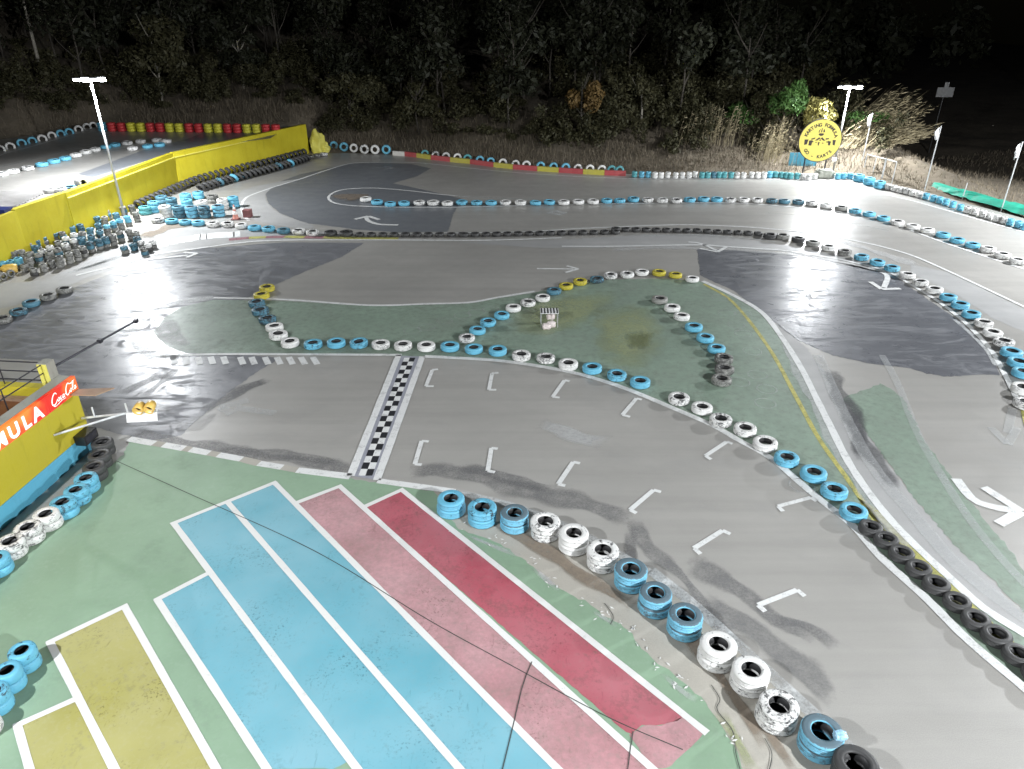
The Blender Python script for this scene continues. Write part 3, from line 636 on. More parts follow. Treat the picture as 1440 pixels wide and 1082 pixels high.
# near row beside the red bay: stacks of two
row([(634, 700, 'b'), (678, 713, 'b'), (723.6, 720.5, 'n'), (766.7, 732.5, 'w'), (807, 749, 'w'), (848, 773, 'w'), (887.5, 800, 'n'), (922.5, 833, 'n'), (964.5, 864.5, 'n'), (1011, 905.5, 'w'), (1057, 941, 'w'), (1096, 990, 'w'), (1157, 1028, 'n'), (1205, 1073, 'k'), (1262, 1125, 'k')],
    'carn', 'beside the red bay', 'two-high tyre stacks beside the red bay', n=2, seg=56, tread=True)
# beside the building and at the left edge
row(conv(0, 600, .13889, [(1030, 155, 'k'), (1000, 280, 'k'), (945, 400, 'k'), (865, 515, 'b'), (765, 635, 'b'), (632, 760, 'b'), (460, 880, 'w'), (275, 1015, 'w')]) + [(14, 761, 'w'), (-8, 785, 'b'), (-35, 808, 'b')],
    'small', 'along the yellow building', 'two-high tyre stacks along the yellow building', n=2, end='far end', seg=40, name='stacked_tyre')
row([(30, 914, 'b'), (9, 942, 'b'), (-10, 972, 'b'), (-28, 1005, 'w')], 'kart', 'beside the yellow bays', 'stacks beside the yellow bays', n=2, seg=40, end='top', name='kart_tyre', sc=1.3)
row([(90, 405.5, 'g'), (67, 414.5, 'g'), (43, 424, 'd'), (25, 436, 'd'), (3, 447, 'g')], 'car', 'in the five at the left edge', 'loose tyres lying at the left edge', end='right', sc=1.0)
# hairpin island row
ISL = conv(420, 170, S6, [(565, 650, 'w'), (660, 675, 'b'), (772, 690, 'b'), (888, 685, 'b'), (1018, 680, 'w'), (1135, 680, 'w'), (1255, 685, 'w')]) \
    + conv(640, 200, S6, [(55, 497, 'b'), (182, 500, 'b'), (303, 500, 'b'), (425, 497, 'w'), (552, 498, 'w'), (678, 500, 'b'), (795, 495, 'b'), (917, 497, 'w'), (1040, 492, 'w'), (1163, 490, 'w'), (1280, 482, 'b'), (1390, 482, 'b')]) \
    + conv(860, 200, S6, [(185, 472, 'b'), (305, 475, 'w'), (428, 480, 'w'), (548, 482, 'w'), (660, 475, 'b'), (778, 470, 'b'), (890, 472, 'b'), (1005, 475, 'w'), (1115, 475, 'w'), (1230, 478, 'w')]) \
    + conv(1080, 230, S6, [(35, 303, 'd'), (140, 308, 'd'), (258, 312, 'd'), (375, 325, 'w'), (495, 345, 'w'), (620, 365, 'g'), (738, 388, 'b'), (858, 415, 'b'), (978, 450, 'b'), (1097, 485, 'w'), (1228, 520, 'w'), (1350, 552, 'w')]) \
    + conv(1200, 220, S6, [(760, 650, 'b'), (880, 695, 'b'), (1010, 735, 'b'), (1140, 770, 'w'), (1265, 820, 'w'), (1390, 868, 'w')])
row(ISL, 'car', 'in the long row splitting the far straights', 'tyres splitting the two far straights', seg=24, sc=1.08)
# row between middle and upper straights
MID = conv(220, 200, S6, [(10, 645, 'w'), (125, 655, 'b'), (240, 665, 'b'), (350, 670, 'b'), (475, 680, 'w'), (600, 680, 'w'), (715, 692, 'w'), (825, 710, 'b'), (945, 720, 'b'), (1070, 735, 'd'), (1198, 740, 'w'), (1315, 750, 'w')]) + conv(420, 170, S6, [(268, 935, 'k'), (400, 937, 'k')])
row(MID, 'car', 'in the row before the tyre piles', 'tyres leading away from the tyre piles', seg=28, sc=1.06)
BK = conv(420, 170, S6, [(515 + 96.5 * i, 950, 'k') for i in range(10)]) + conv(640, 200, S6, [(78 + 91 * i, 771 - 1.6 * i, 'k') for i in range(15)]) + conv(860, 200, S6, [(35 + 86 * i, 748 - (i - 7 if i < 7 else 0) * -1.6 - 11 + (0 if i < 8 else (i - 8) * 4.2), 'k') for i in range(15)])
row(BK, 'slick', 'in the chain of small black ones', 'chain of small black tyres across the middle', seg=24, name='black_tyre', sc=.86)
row(conv(1080, 230, S6, [(20, 600, 'k'), (125, 603, 'g'), (258, 628, 'k'), (382, 660, 'g'), (512, 697, 'w'), (650, 735, 'g'), (793, 777, 'b'), (925, 822, 'b')]) + conv(1200, 360, S6, [(330, 90, 'b'), (460, 150, 'w'), (572, 210, 'w'), (690, 272, 'w'), (805, 335, 'b'), (908, 400, 'b'), (1000, 478, 'b'), (1105, 552, 'w'), (1180, 635, 'w'), (1275, 712, 'w'), (1340, 800, 'b'), (1400, 885, 'b'), (1440, 970, 'b')]) + [(1440, 544, 'w'), (1444, 565, 'w')],
    'car', 'curving down the right', 'tyres in the curving row on the right', seg=28, tread=True, sc=1.03)
# far outer edge: two-high kart stacks
FAR = conv(860, 200, S6, [(195, 250, 't'), (255, 252, 'b'), (312, 252, 'b'), (368, 258, 'w'), (420, 258, 'w'), (478, 256, 'w'), (542, 260, 'w'), (598, 258, 'w'), (655, 256, 'w'), (707, 253, 'w'), (765, 258, 't'), (815, 258, 't'), (865, 256, 'd'), (910, 256, 't'), (955, 256, 't'), (1010, 258, 't'), (1060, 258, 'w'), (1115, 260, 'w'), (1185, 256, 'w'), (1238, 258, 'w'), (1290, 258, 'w'), (1338, 254, 'b')]) \
    + conv(1080, 180, .13889, [(25, 445, 't'), (80, 447, 't'), (140, 450, 't'), (190, 455, 't'), (235, 460, 't'), (302, 462, 't'), (362, 468, 'w'), (420, 470, 'w'), (480, 465, 'w'), (650, 450, 'w'), (715, 462, 'b'), (775, 462, 'b'), (838, 462, 'b')])
row(FAR, 'kart', 'along the far barrier', 'two-high stacks along the far barrier', n=2, seg=18, name='kart_tyre', sc=1.12)
row(conv(1200, 220, S6, [(52, 155, 'b'), (140, 183, 'b'), (228, 212, 'b')]), 'wide', 'past the round sign', 'big blue two-high stacks past the round sign', n=2, seg=24)
row(conv(1200, 220, S6, [(300, 236, 'w'), (350, 249, 'w'), (402, 262, 'w'), (453, 272, 'w'), (503, 285, 'w'), (560, 300, 'w'), (620, 315, 'b'), (680, 333, 'b'), (735, 347, 'b'), (790, 364, 'b'), (848, 383, 'b'), (910, 408, 'b'), (970, 427, 'w'), (1035, 442, 'w'), (1100, 462, 'w'), (1158, 479, 'w'), (1217, 498, 'w'), (1277, 513, 'w'), (1335, 530, 'b'), (1400, 550, 'b'), (1460, 568, 'b')]),
    'kart', 'along the right far edge', 'two-high stacks along the right far edge', n=2, seg=20, name='kart_tyre', sc=1.05)
# car-tyre stacks by the cone
for q, nn in (((231, 290.5, 'w'), 3), ((250, 290.5, 'd'), 3), ((268, 290.5, 'k'), 3), ((286, 290.5, 'd'), 3), ((306, 288, 'd'), 3)):
    pass
row([(231, 290.5, 'w'), (250, 290.5, 'd'), (268, 290.5, 'n'), (286, 290.5, 'd'), (306, 289, 'n')], 'car', 'of the front five', 'three-high stacks by the cone', n=3, seg=28, sc=1.03)
row([(215, 284, 'b'), (240, 279, 'd'), (262, 281.5, 'b'), (283, 283, 'w'), (312, 280, 'w'), (327, 277, 'b')], 'car', 'of the six by the cone', 'three-high stacks by the cone', n=3, seg=24, sc=1.0, low_from=1)
row([(226, 276, 'd'), (260, 273, 'b'), (278, 270, 'b'), (298, 275, 'g'), (203, 291, 't')], 'car', 'behind the cone', 'two-high stacks behind the cone', n=2, seg=24, sc=1.06)

# black tyres leaning in two chains along the yellow wall
def chain(px, kind, n, where, group, lean, cols):
    P = resample(spline([G(*q) for q in px], 6), .01); L = len(P)
    for i in range(n):
        a = P[int(i * (L - 1) / (n - 1))]; b = P[min(L - 1, int(i * (L - 1) / (n - 1)) + 5)]; b0 = P[max(0, int(i * (L - 1) / (n - 1)) - 5)]
        d = (b - b0).normalized(); R, r, w = KINDS[kind]
        ax = (d * math.cos(lean) + Vector((0, 0, math.sin(lean)))).normalized()
        q = Vector((0, 0, 1)).rotation_difference(ax); c = cols[i % len(cols)]
        hz = R * math.cos(lean) + abs(math.sin(lean)) * w * .0 + .02
        o = put(kind, c, a + Vector((0, 0, hz)) - ax * w / 2, '%s tyre, %s from the left %s' % (CN[c], ordn(i + 1), where), group, 20)
        o.rotation_mode = 'QUATERNION'; o.rotation_quaternion = q
chain([(196, 294), (232, 278), (280, 258), (330, 244), (380, 232), (428, 219)], 'small', 36, 'in the chain against the yellow wall', 'chain of tyres against the yellow wall', .35, 'k')
chain([(284, 270), (320, 259), (365, 247), (405, 236), (432, 227)], 'car', 26, 'in the front chain below the yellow wall', 'front chain of leaning tyres below the wall', .62, 'kkkkdkkbkkkkk')
row([(338, 247, 'b'), (352, 243, 'b'), (366, 239.5, 'g'), (392, 232, 't'), (415, 224, 'b'), (436, 219, 'g'), (446, 217, 'g'), (455, 215.5, 'w')], 'car', 'by the wall end', 'tyres lying at the end of the yellow wall', seg=24)
# upright tyres by the wall end and behind the low painted wall
def upright(pts, kind, where, group, yaw=0., sink=0., lean=.12):
    R, r, w = KINDS[kind]
    for i, (x, y, c) in enumerate(pts):
        p = G(x, y, R - sink)
        o = put(kind, c, (p.x, p.y, R - sink + .02), '%s upright tyre, %s from the left %s' % (CN[c], ordn(i + 1), where), group, 24)
        o.rotation_euler = (PI / 2 - lean, 0, yaw + random.uniform(-.06, .06))
upright(conv(420, 170, S6, [(300, 212, 'b'), (385, 222, 'b'), (468, 232, 'w'), (558, 242, 'w'), (647, 245, 'w'), (742, 245, 'b')]), 'wide', 'of six beside the yellow rock', 'upright tyres beside the yellow rock')
HALF = conv(420, 170, S6, [(1075, 308, 't'), (1162, 322, 'w'), (1252, 330, 'w'), (1345, 336, 'w'), (1430, 345, 't')]) + conv(640, 200, S6, [(212, 180, 'b'), (302, 190, 'b'), (405, 200, 'w'), (512, 207, 'w'), (602, 213, 'w'), (720, 223, 'b'), (828, 230, 'b'), (930, 237, 'b'), (1035, 247, 'w'), (1135, 252, 'w'), (1235, 253, 'w'), (1320, 246, 't'), (1385, 246, 't')])
LWP = [G(x, y) for x, y in ((553, 218.5), (587, 221.5), (607, 224.5), (634, 227.5), (662, 230.5), (695, 235), (722, 238), (756, 240.5), (786, 242.5), (820, 244.8), (850, 246.3), (885, 247.6))]
for i, (x, y, c) in enumerate(HALF):
    b_ = None
    for a_, b_ in zip(LWP, LWP[1:]):
        ta = (AY(x, 240, 1).x * a_.y - a_.x) / ((b_.x - a_.x) - AY(x, 240, 1).x * (b_.y - a_.y))
        if ta <= 1: break
    q = a_.lerp(b_, max(0, ta)); Yq = q.y + .42; zc = .27
    o = put('car', c, (q.x * Yq / q.y, Yq, zc), '%s upright tyre, %s from the left behind the painted low wall' % (CN[c], ordn(i + 1)), 'upright tyres behind the red and yellow low wall', 24); o.rotation_euler = (PI / 2 - .1, 0, random.uniform(-.1, .1))
# upper track tyres
UP = [(2, 242, 'w'), (17.5, 238.5, 'w'), (38, 234, 'w'), (58, 229, 'b'), (75, 224.5, 'b'), (91, 220.5, 'b'), (106, 216, 'w'), (120, 211.5, 'w'), (133, 208, 'w'), (148, 204.5, 'b'), (161, 201.5, 'b'), (178, 199, 'w'), (197, 196.5, 'w'), (220, 195, 'w'), (233, 196.5, 'w'), (186, 206.5, 'w'), (207, 203.5, 'b'), (224, 201.5, 'b')]
row(UP, 'car', 'lying on the upper track', 'tyres lying on the upper track', seg=24, z0=PLAT_Z, sc=1.1)
row([(70, 265.5, 'w'), (84, 264.5, 'w'), (98, 262, 'd')], 'car', 'beside the ribbed sheet', 'tyres beside the ribbed sheet', seg=24, z0=PLAT_Z, sc=1.0)
row([(142 + 13.6 * i, 172.5 + .15 * i, 'brrYYrrYYrrYYrrYYrr'[i]) for i in range(19)], 'car', 'at the back of the upper track', 'three-high stacks at the back of the upper track', n=3, seg=18, z0=PLAT_Z, sc=1.02, low_from=2)
for i, (x, y, c) in enumerate([(0, 210, 'w'), (14, 206, 'w'), (30, 201, 'b'), (45, 198, 'b'), (59, 195, 'w'), (72.5, 190.5, 'w'), (85, 188, 'b'), (97, 185.5, 'b'), (110, 181.5, 'w'), (122, 178.5, 'w'), (131, 176.5, 'w')]):
    p = G(x, y + 1.5, PLAT_Z + .06)
    o = put('car', c, (p.x, p.y, PLAT_Z + .06), '%s upright tyre, %s from the left edging the upper track' % (CN[c], ordn(i + 1)), 'upright tyres edging the upper track', 24); o.rotation_euler = (PI / 2 - .3, 0, .75)
o = put('small', 'w', tuple(G(110, 257, PLAT_Z + .27)), 'white tyre standing upright on the upper track behind the wall', 'single upright tyre', 28); o.rotation_euler = (PI / 2 - .05, 0, 1.1); o.scale = (1.0, 1.0, 2.4)

o = LOWER.build('lower_tyres', [M['t_b'], M['t_r'], M['t_Y'], M['t_w'], M['t_d'], M['t_n'], M['rubber_in']], None, True); tag(o, 'lower tyres under the far painted stacks', 'tyre stacks', kind='stuff')
# heaps of kart tyres
HEAP = [(60, 372, 'g'), (71, 367, 'g'), (82, 361, 'g'), (95, 356, 'g'), (106, 352, 'g'), (115, 347, 'g'), (125.5, 341, 'd'), (138, 337, 'd'), (147, 334, 'd'), (157, 331, 'g'), (168, 325.5, 'g'), (181, 323, 'g'), (191, 326, 'g'),
        (42, 355, 'g'), (53, 357, 'g'), (68, 354, 'g'), (80, 350, 'g'), (91, 343, 'w'), (102, 337, 'w'), (115, 335, 'd'), (127, 331, 'd'), (139, 325, 'd'), (149.5, 317, 'b'), (158, 312, 'b'), (168, 309, 'b'), (179, 304.5, 'b'), (190, 299, 'g'),
        (39, 363, 'g'), (58, 352, 'w'), (69, 346, 'w'), (80, 340, 'g'), (91, 334, 'w'), (103, 329, 'w'), (114, 327, 'g'), (126, 321, 'd'), (137, 315, 'd'),
        (60.5, 313, 'g'), (75, 311, 'g'), (84, 309, 'g'), (92, 307, 'g'), (101, 303, 'g'), (110, 300, 'g'), (119, 293, 'w'), (131, 292, 'g'), (141, 297, 'g'), (129.5, 297, 'g'), (152, 284, 'g'), (163, 280, 'g'), (176, 279, 'g'), (140, 285, 'g'), (160, 290, 'g'), (172, 291, 'g'), (184, 289, 'g'), (150, 296, 'g'), (163, 300, 'd'),
        (72, 318, 'g'), (85.5, 319, 'g'), (92, 313, 'g'), (103, 309, 'd'), (114, 307, 'd'), (124, 306, 'g'), (136, 305, 'd'), (146, 305, 'g'), (100, 319, 'd'), (112, 316, 'd'), (87, 327, 'g'), (76, 328, 'd'), (65, 323, 'g'),
        (52, 324, 'g'), (44, 330, 'g'), (24, 338, 'g'), (32, 336, 'y'), (39, 342, 'g'), (19, 343, 'g'), (11, 343, 'g'), (3, 346, 'g'), (60, 334, 'd'), (50, 338, 'd'), (8, 354, 'g'), (-6, 356, 'g'), (18, 354, 'g'), (30, 352, 'g'), (48, 346, 'd'),
        (1, 369, 'b'), (13, 367, 'b'), (25.5, 363, 'b'), (-8, 375, 'b'), (46, 378, 'g'), (34, 372, 'g'),
        (174, 347, 'd'), (187, 343, 'd'), (198, 340, 'w'), (213, 340, 'w'), (207, 344, 'w'), (202, 349, 'g'), (192, 334, 'd')]
R, r, w = KINDS['kart']; low = MB(); pk, pf = tyre_prof(R, r, w, False)
HR = sorted(HEAP, key=lambda q: (round(q[1] / 12), q[0])); last = None; band = 0; idx = 0
for x, y, c in HR:
    n = 3 if y < 366 else 2
    if (x > 170 and y > 330) : n = 2
    top = G(x, y, n * w)
    if round(y / 12) != last: last = round(y / 12); band += 1; idx = 0
    idx += 1
    for k in range(n):
        jx, jy = (random.uniform(-.03, .03) for _ in range(2))
        p = (top.x + jx, top.y + jy, GZ + k * (w - .003))
        if k == n - 1 or (k == n - 2):
            cc = c if k == n - 1 else random.choice('ggdgk' if c in 'gw' else c + 'dg')
            put('kart', cc, p, '%s %s small tyre, %s along the %s heap layer from the wall' % ('top' if k == n - 1 else 'lower', CN[cc], ordn(idx), ordn(band)), 'small tyres heaped below the yellow wall', 20, tilt=.05, name='kart_tyre')
        else: low.lathe(pk, 16, Matrix.Translation(p), True, 0, pf)
o = low.build('kart_tyre_heap', [M['t_g'], M['rubber_in']], None, True); tag(o, 'bottom layer of grey small tyres heaped below the yellow wall', 'tyre heap', kind='stuff')
# tyres lying on their side at the heap's left end
for i, (x, y, c) in enumerate([(3, 388, 'g'), (14, 384, 'g'), (-8, 392, 'g')]):
    p = G(x, y, .17); o = put('kart', c, tuple(p), '%s small tyre on its side, %s from the left below the heap' % (CN[c], ordn(i + 1)), 'small tyres on their sides below the heap', 20, name='kart_tyre'); o.rotation_euler = (PI / 2, 0, .9)

# ------------------------------------------------------------------ yellow retaining wall
wall = empty('retaining_wall', tuple(WALL_TOP[1].to_tuple()[:2]) + (0,)); wall.location = (0, 0, 0)
tag(wall, 'long bright yellow retaining wall below the upper track', 'wall')
def wall_seg(name, a, b, z0, z1, t, mat, out=0.):
    a = Vector((a.x, a.y, 0)); b = Vector((b.x, b.y, 0)); d = (b - a).normalized(); nn = Vector((-d.y, d.x, 0))
    if nn.x < 0: nn = -nn                       # towards the track
    P = [a + nn * out, b + nn * out, b + nn * (out - t), a + nn * (out - t)]
    V = [(p.x, p.y, z) for z in (z0, z1) for p in P]
    return MB().add(V, [(3, 2, 1, 0), (4, 5, 6, 7), (0, 1, 5, 4), (1, 2, 6, 5), (2, 3, 7, 6), (3, 0, 4, 7)]).build(name, mat, wall)
W0, W1, W2, W3, W4 = WALL_TOP
Wm = W0.lerp(W1, .52)
wall_seg('wall_panel', W0, Wm - (W0 - W1).normalized() * -.004, -.1, 2.15, .3, M['yellow_wall'])
wall_seg('wall_panel', Wm, W1, -.1, 2.15, .3, M['yellow_wall'], .025)
wall_seg('wall_panel', W1, W2, -.1, 2.13, .3, M['yellow_wall'])
wall_seg('wall_panel', W2, W3, -.1, 2.15, .3, M['yellow_wall'], -.03)
wall_seg('wall_panel', W3, W4, -.1, 2.1, .3, M['yellow_wall'], -.01)
wall_seg('ledge', W1.lerp(W0, .5), W1, 1.84, 1.89, .1, M['yellow_lip'], .075)
wall_seg('ledge', W1, W2, 1.84, 1.89, .1, M['yellow_lip'], .075)
# rock painted yellow at the wall's end
def rock(name, c, d, mat, label, cat, seed):
    rr = random.Random(seed); bm = bmesh.new(); bmesh.ops.create_icosphere(bm, subdivisions=3, radius=1)
    ph = [rr.uniform(0, 6) for _ in range(9)]
    for v in bm.verts:
        p = v.co; k = 1 + .16 * math.sin(p.x * 4 + ph[0]) * math.sin(p.y * 5 + ph[1]) + .12 * math.sin(p.z * 7 + ph[2] + p.x * 3) + rr.uniform(-.06, .06)
        v.co = Vector((p.x * d[0], p.y * d[1], p.z * d[2])) * k
    me = bpy.data.meshes.new(name); bm.to_mesh(me); bm.free(); o = link(name, me, mat); o.location = c; tag(o, label, cat); return o
p = G(446, 216); rock('painted_rock', (p.x, p.y + .3, .5), (.55, .5, 1.15), M['yellow_lip'], 'rough rock painted bright yellow at the end of the wall', 'rock', 3)
p = G(457, 215); rock('painted_rock', (p.x, p.y + .35, .2), (.35, .4, .55), M['yellow_lip'], 'smaller yellow painted rock beside the blue upright tyres', 'rock', 5)
# low red-and-yellow block wall at the far edge
lw = tag(empty('low_wall'), 'low concrete wall painted in red and yellow sections at the far edge', 'wall')
cols = [('white', 553, 570, 218.5, 219.5), ('r', 570, 587, 219.5, 221.5), ('y', 587, 607, 221.5, 224.5), ('r', 607, 634, 224.5, 227.5), ('y', 634, 662, 227.5, 230.5), ('r', 662, 695, 230.5, 235), ('y', 695, 722, 235, 238), ('r', 722, 756, 238, 240.5), ('y', 756, 786, 240.5, 242.5), ('r', 786, 820, 242.5, 244.8), ('y', 820, 850, 244.8, 246.3), ('r', 850, 880, 246.3, 247.5)]
M['wr'] = wallpaint('low_wall_red', (.42, .06, .07), (.45, .1, .1)); M['wy'] = wallpaint('low_wall_yellow', (.5, .45, .06), (.48, .42, .1)); M['ww'] = wallpaint('low_wall_white', (.68, .66, .62), (.6, .58, .54))
for c, x0, x1, y0, y1 in cols:
    a, b = G(x0, y0), G(x1, y1); d = (b - a); L = d.length; c0 = (a + b) / 2
    MB().box((c0.x, c0.y, .15), (L - .01, .22, .34), math.atan2(d.y, d.x)).build('wall_section', {'white': M['ww'], 'r': M['wr'], 'y': M['wy']}[c], lw)
# ribbed sheet and navy box on the upper track
rs = MB(); a, b, c, d = (G(*q, PLAT_Z) for q in ((-40, 272), (75, 268), (25, 292), (-60, 300)))
for i in range(26):
    t0, t1 = i / 26, (i + 1) / 26; h0 = .1 if i % 2 else .03
    P = [a.lerp(d, t0), b.lerp(c, t0), b.lerp(c, t1), a.lerp(d, t1)]
    V = [(p.x, p.y, PLAT_Z + .005) for p in P] + [(p.x, p.y, PLAT_Z + h0) for p in P]
    rs.add(V, [(4, 5, 6, 7), (0, 1, 5, 4), (1, 2, 6, 5), (2, 3, 7, 6), (3, 0, 4, 7)])
tag(rs.build('ribbed_sheet', M['ribbed']), 'grey ribbed metal sheeting lying behind the yellow wall', 'metal sheet')
p = G(2, 304, 1.9); t = tag(empty('storage_box', (p.x, p.y, 0)), 'navy blue plastic box in the notch of the yellow wall', 'box')
MB().box((0, 0, .95), (.9, .7, 1.9)).build('plinth', M['yellow_wall'], t); MB().box((0, 0, 2.05), (.8, .6, .3)).build('body', M['blue_box'], t); MB().box((0, 0, 2.22), (.84, .64, .05)).build('lid', M['blue_box'], t)

# ------------------------------------------------------------------ traffic cones
p = G(332, 309); t = tag(empty('traffic_cone', (p.x, p.y, GZ)), 'faded pink traffic cone beside the tyre stacks', 'traffic cone')
MB().box((0, 0, .02), (.42, .42, .04)).build('base', M['cone_base'], t)
MB().lathe([(.16, .04), (.09, .42), (.035, .78), (0, .79)], 20).build('body', M['cone'], t, True)
MB().lathe([(.124, .27), (.126, .28), (.092, .45), (.088, .45)], 20).build('collar', M['cone_white'], t, True)
MB().lathe([(.075, .55), (.077, .56), (.055, .68), (.05, .68)], 20).build('collar', M['cone_white'], t, True)
MB().box((.5, .5, .2), (.42, .36, .4)).build('dark_crate', M['cone_base'], None).location = (p.x, p.y, GZ)
tag(bpy.data.objects['dark_crate'], 'dark red crate standing behind the traffic cone', 'crate')
p = G(33, 384); o = MB().lathe([(0, .0), (.17, .0), (.2, .12), (.17, .5), (.05, .62), (0, .62)], 20).build('yellow_drum', M['amber'], None, True); tag(o, 'yellow drum lying on its side before the tyre heap', 'drum'); o.location = (p.x - .2, p.y, .22); o.rotation_euler = (PI / 2.1, 0, -1.1)

# ------------------------------------------------------------------ building at the left edge
A = Vector((-11.07, 16.26, 0)); U = (Vector((-11.40, 12.78, 0)) - A).normalized(); NI = Vector((U.y, -U.x, 0))   # U along the wall, NI into the building
def bp(s, d, z): return A + U * s + NI * d + Vector((0, 0, z))
def bbox(mb, s0, s1, d0, d1, z0, z1):
    V = [bp(s, d, z) for z in (z0, z1) for s, d in ((s0, d0), (s1, d0), (s1, d1), (s0, d1))]
    return mb.add(V, [(0, 1, 2, 3), (7, 6, 5, 4), (4, 5, 1, 0), (5, 6, 2, 1), (6, 7, 3, 2), (7, 4, 0, 3)])
bld = tag(empty('pit_building'), 'yellow pit building with blue base and red lit sign', 'building')
bbox(MB(), 0, 6, 0, .3, .5, 1.66).build('front_wall', M['yellow_bld'], bld)
bbox(MB(), -.004, 6, -.012, .3, 0, .5).build('blue_base', M['blue_bld'], bld)
bbox(MB(), 0, 6, .06, .36, 1.66, 2.1).build('coping', M['coping'], bld)
bbox(MB(), 0, .25, .31, 8, 0, 1.85).build('end_wall', M['yellow_bld'], bld)
bbox(MB(), .26, 6, .37, 8, 0, 1.52).build('terrace_floor', M['brown_floor'], bld)
bbox(MB(), .26, .42, .4, 8, 1.52, 1.6).build('step', M['wood'], bld)
MBp = MB(); bbox(MBp, -.02, .28, .37, .62, 1.85, 2.55); MBp.build('corner_post', M['coping'], bld)
bbox(MB(), .281, .295, .37, .62, 1.66, 2.53).build('post_face', M['yellow_lip'], bld)
for z in (2.5, 2.24, 2.0):
    MB().tube([bp(.12, .63, z), bp(.12, 8, z)], .018).build('rail', M['steel_dark'], bld)
for z in (2.52, 2.3): MB().tube([bp(.3, .5, z), bp(6, .75, z)], .016).build('rail', M['steel_dark'], bld)
for s in (1.6, 3.2, 4.8): MB().tube([bp(s, .55, 1.52), bp(s, .55, 2.52)], .016).build('rail_post', M['steel_dark'], bld)
for d in (1.8, 3.2, 4.6): MB().tube([bp(.12, d, 1.85), bp(.12, d, 2.5)], .016).build('rail_post', M['steel_dark'], bld)
MB().add([bp(.05, -.03, 1.72), bp(-.12, -.95, 1.72), bp(.3, -.7, 1.72), bp(.34, -.03, 1.72), bp(.05, -.03, 1.75), bp(-.12, -.95, 1.75), bp(.3, -.7, 1.75), bp(.34, -.03, 1.75)], [(3, 2, 1, 0), (4, 5, 6, 7), (0, 1, 5, 4), (1, 2, 6, 5), (2, 3, 7, 6), (3, 0, 4, 7)]).build('side_shelf', M['wood'], bld)
# lit sign band
sg = tag(empty('lit_sign'), 'long red lit sign with white lettering on top of the pit building', 'sign')
bbox(MB(), -.01, 1.1, -.06, .05, 1.67, 2.1).build('drink_panel', M['sign_red'], sg)
bbox(MB(), 1.104, 6, -.06, .05, 1.67, 2.1).build('name_panel', M['sign_red'], sg)
def text_mesh(body, size, ext=.004, bold=0.):
    cu = bpy.data.curves.new('t', 'FONT'); cu.body = body; cu.size = size; cu.extrude = ext; cu.offset = bold; cu.resolution_u = 3; cu.align_x = 'CENTER'
    ob = bpy.data.objects.new('t', cu); COL.objects.link(ob); dg = bpy.context.evaluated_depsgraph_get()
    me = bpy.data.meshes.new_from_object(ob.evaluated_get(dg)); bpy.data.objects.remove(ob); bpy.data.curves.remove(cu); return me
for ch, s in (('A', 1.5), ('L', 1.88), ('U', 2.28), ('M', 2.72), ('R', 3.18), ('O', 3.62), ('F', 4.05)):
    me = text_mesh(ch, .46, .006, .013); me.transform(Matrix.Scale(1.05, 4, (1, 0, 0)))
    o = link('letter', me, M['sign_white'], sg); R3 = Matrix((-U, Vector((0, 0, 1)), -NI)).transposed(); o.matrix_world = Matrix.Translation(bp(s, -.07, 1.72)) @ R3.to_4x4()
# drink script: ribbons along hand-drawn strokes, in a 5 x 1.6 field
STK = [([(1.25, 1.2), (1.05, 1.42), (.7, 1.35), (.32, .9), (.25, .45), (.5, .2), (.9, .3), (1.2, .6)], .16), ([(1.45, .72), (1.28, .5), (1.36, .32), (1.55, .4), (1.6, .64), (1.45, .72)], .11), ([(2.0, .68), (1.82, .66), (1.74, .42), (1.88, .32), (2.1, .48)], .11),
       ([(2.45, .68), (2.28, .66), (2.2, .42), (2.32, .32), (2.46, .48), (2.5, .7), (2.46, .38), (2.62, .34)], .11), ([(2.62, .56), (2.82, .6)], .1),
       ([(3.7, 1.3), (3.5, 1.5), (3.2, 1.36), (2.95, .95), (2.9, .5), (3.1, .26), (3.4, .36), (3.62, .62)], .15), ([(3.82, .74), (3.66, .52), (3.74, .34), (3.92, .42), (3.98, .66), (3.82, .74)], .11), ([(4.12, .5), (4.42, 1.1), (4.38, 1.4), (4.22, 1.1), (4.16, .45), (4.32, .34)], .1),
       ([(4.7, .72), (4.52, .68), (4.46, .44), (4.58, .34), (4.72, .5), (4.76, .74), (4.72, .42), (4.92, .44)], .11), ([(.25, .45), (.6, .02), (1.3, .05), (2.0, .16), (2.7, .1)], .07), ([(3.6, 1.35), (4.1, 1.28), (4.7, 1.42)], .09)]
mb = MB(); SC = 1.0 / 5.0
for P, wd in STK:
    Q = resample(spline([Vector((x, y, 0)) for x, y in P], 6), .06); n = len(Q); V = []
    for i, q in enumerate(Q):
        t_ = (Q[min(i + 1, n - 1)] - Q[max(i - 1, 0)]).normalized(); ww = wd / 2 * (.6 + .5 * abs(math.sin(PI * i / (n - 1))))
        for sgn in (1, -1):
            e = q + Vector((-t_.y, t_.x, 0)) * ww * sgn; V.append(bp(1.04 - e.x * SC - e.y * .03, -.066 - .001 * (i % 2), 1.73 + e.y * .215))
    mb.add(V, [(2 * i, 2 * i + 2, 2 * i + 3, 2 * i + 1) for i in range(n - 1)])
mb.build('script_lettering', M['sign_white'], sg)
# black box lamp on the wall
wl = tag(empty('wall_box'), 'black box fixed to the corner of the pit building', 'box')
bbox(MB(), .1, .62, -.3, -.014, .42, .68).build('body', M['black'], wl); bbox(MB(), .14, .58, -.31, -.301, .46, .64).build('face', M['steel_dark'], wl)
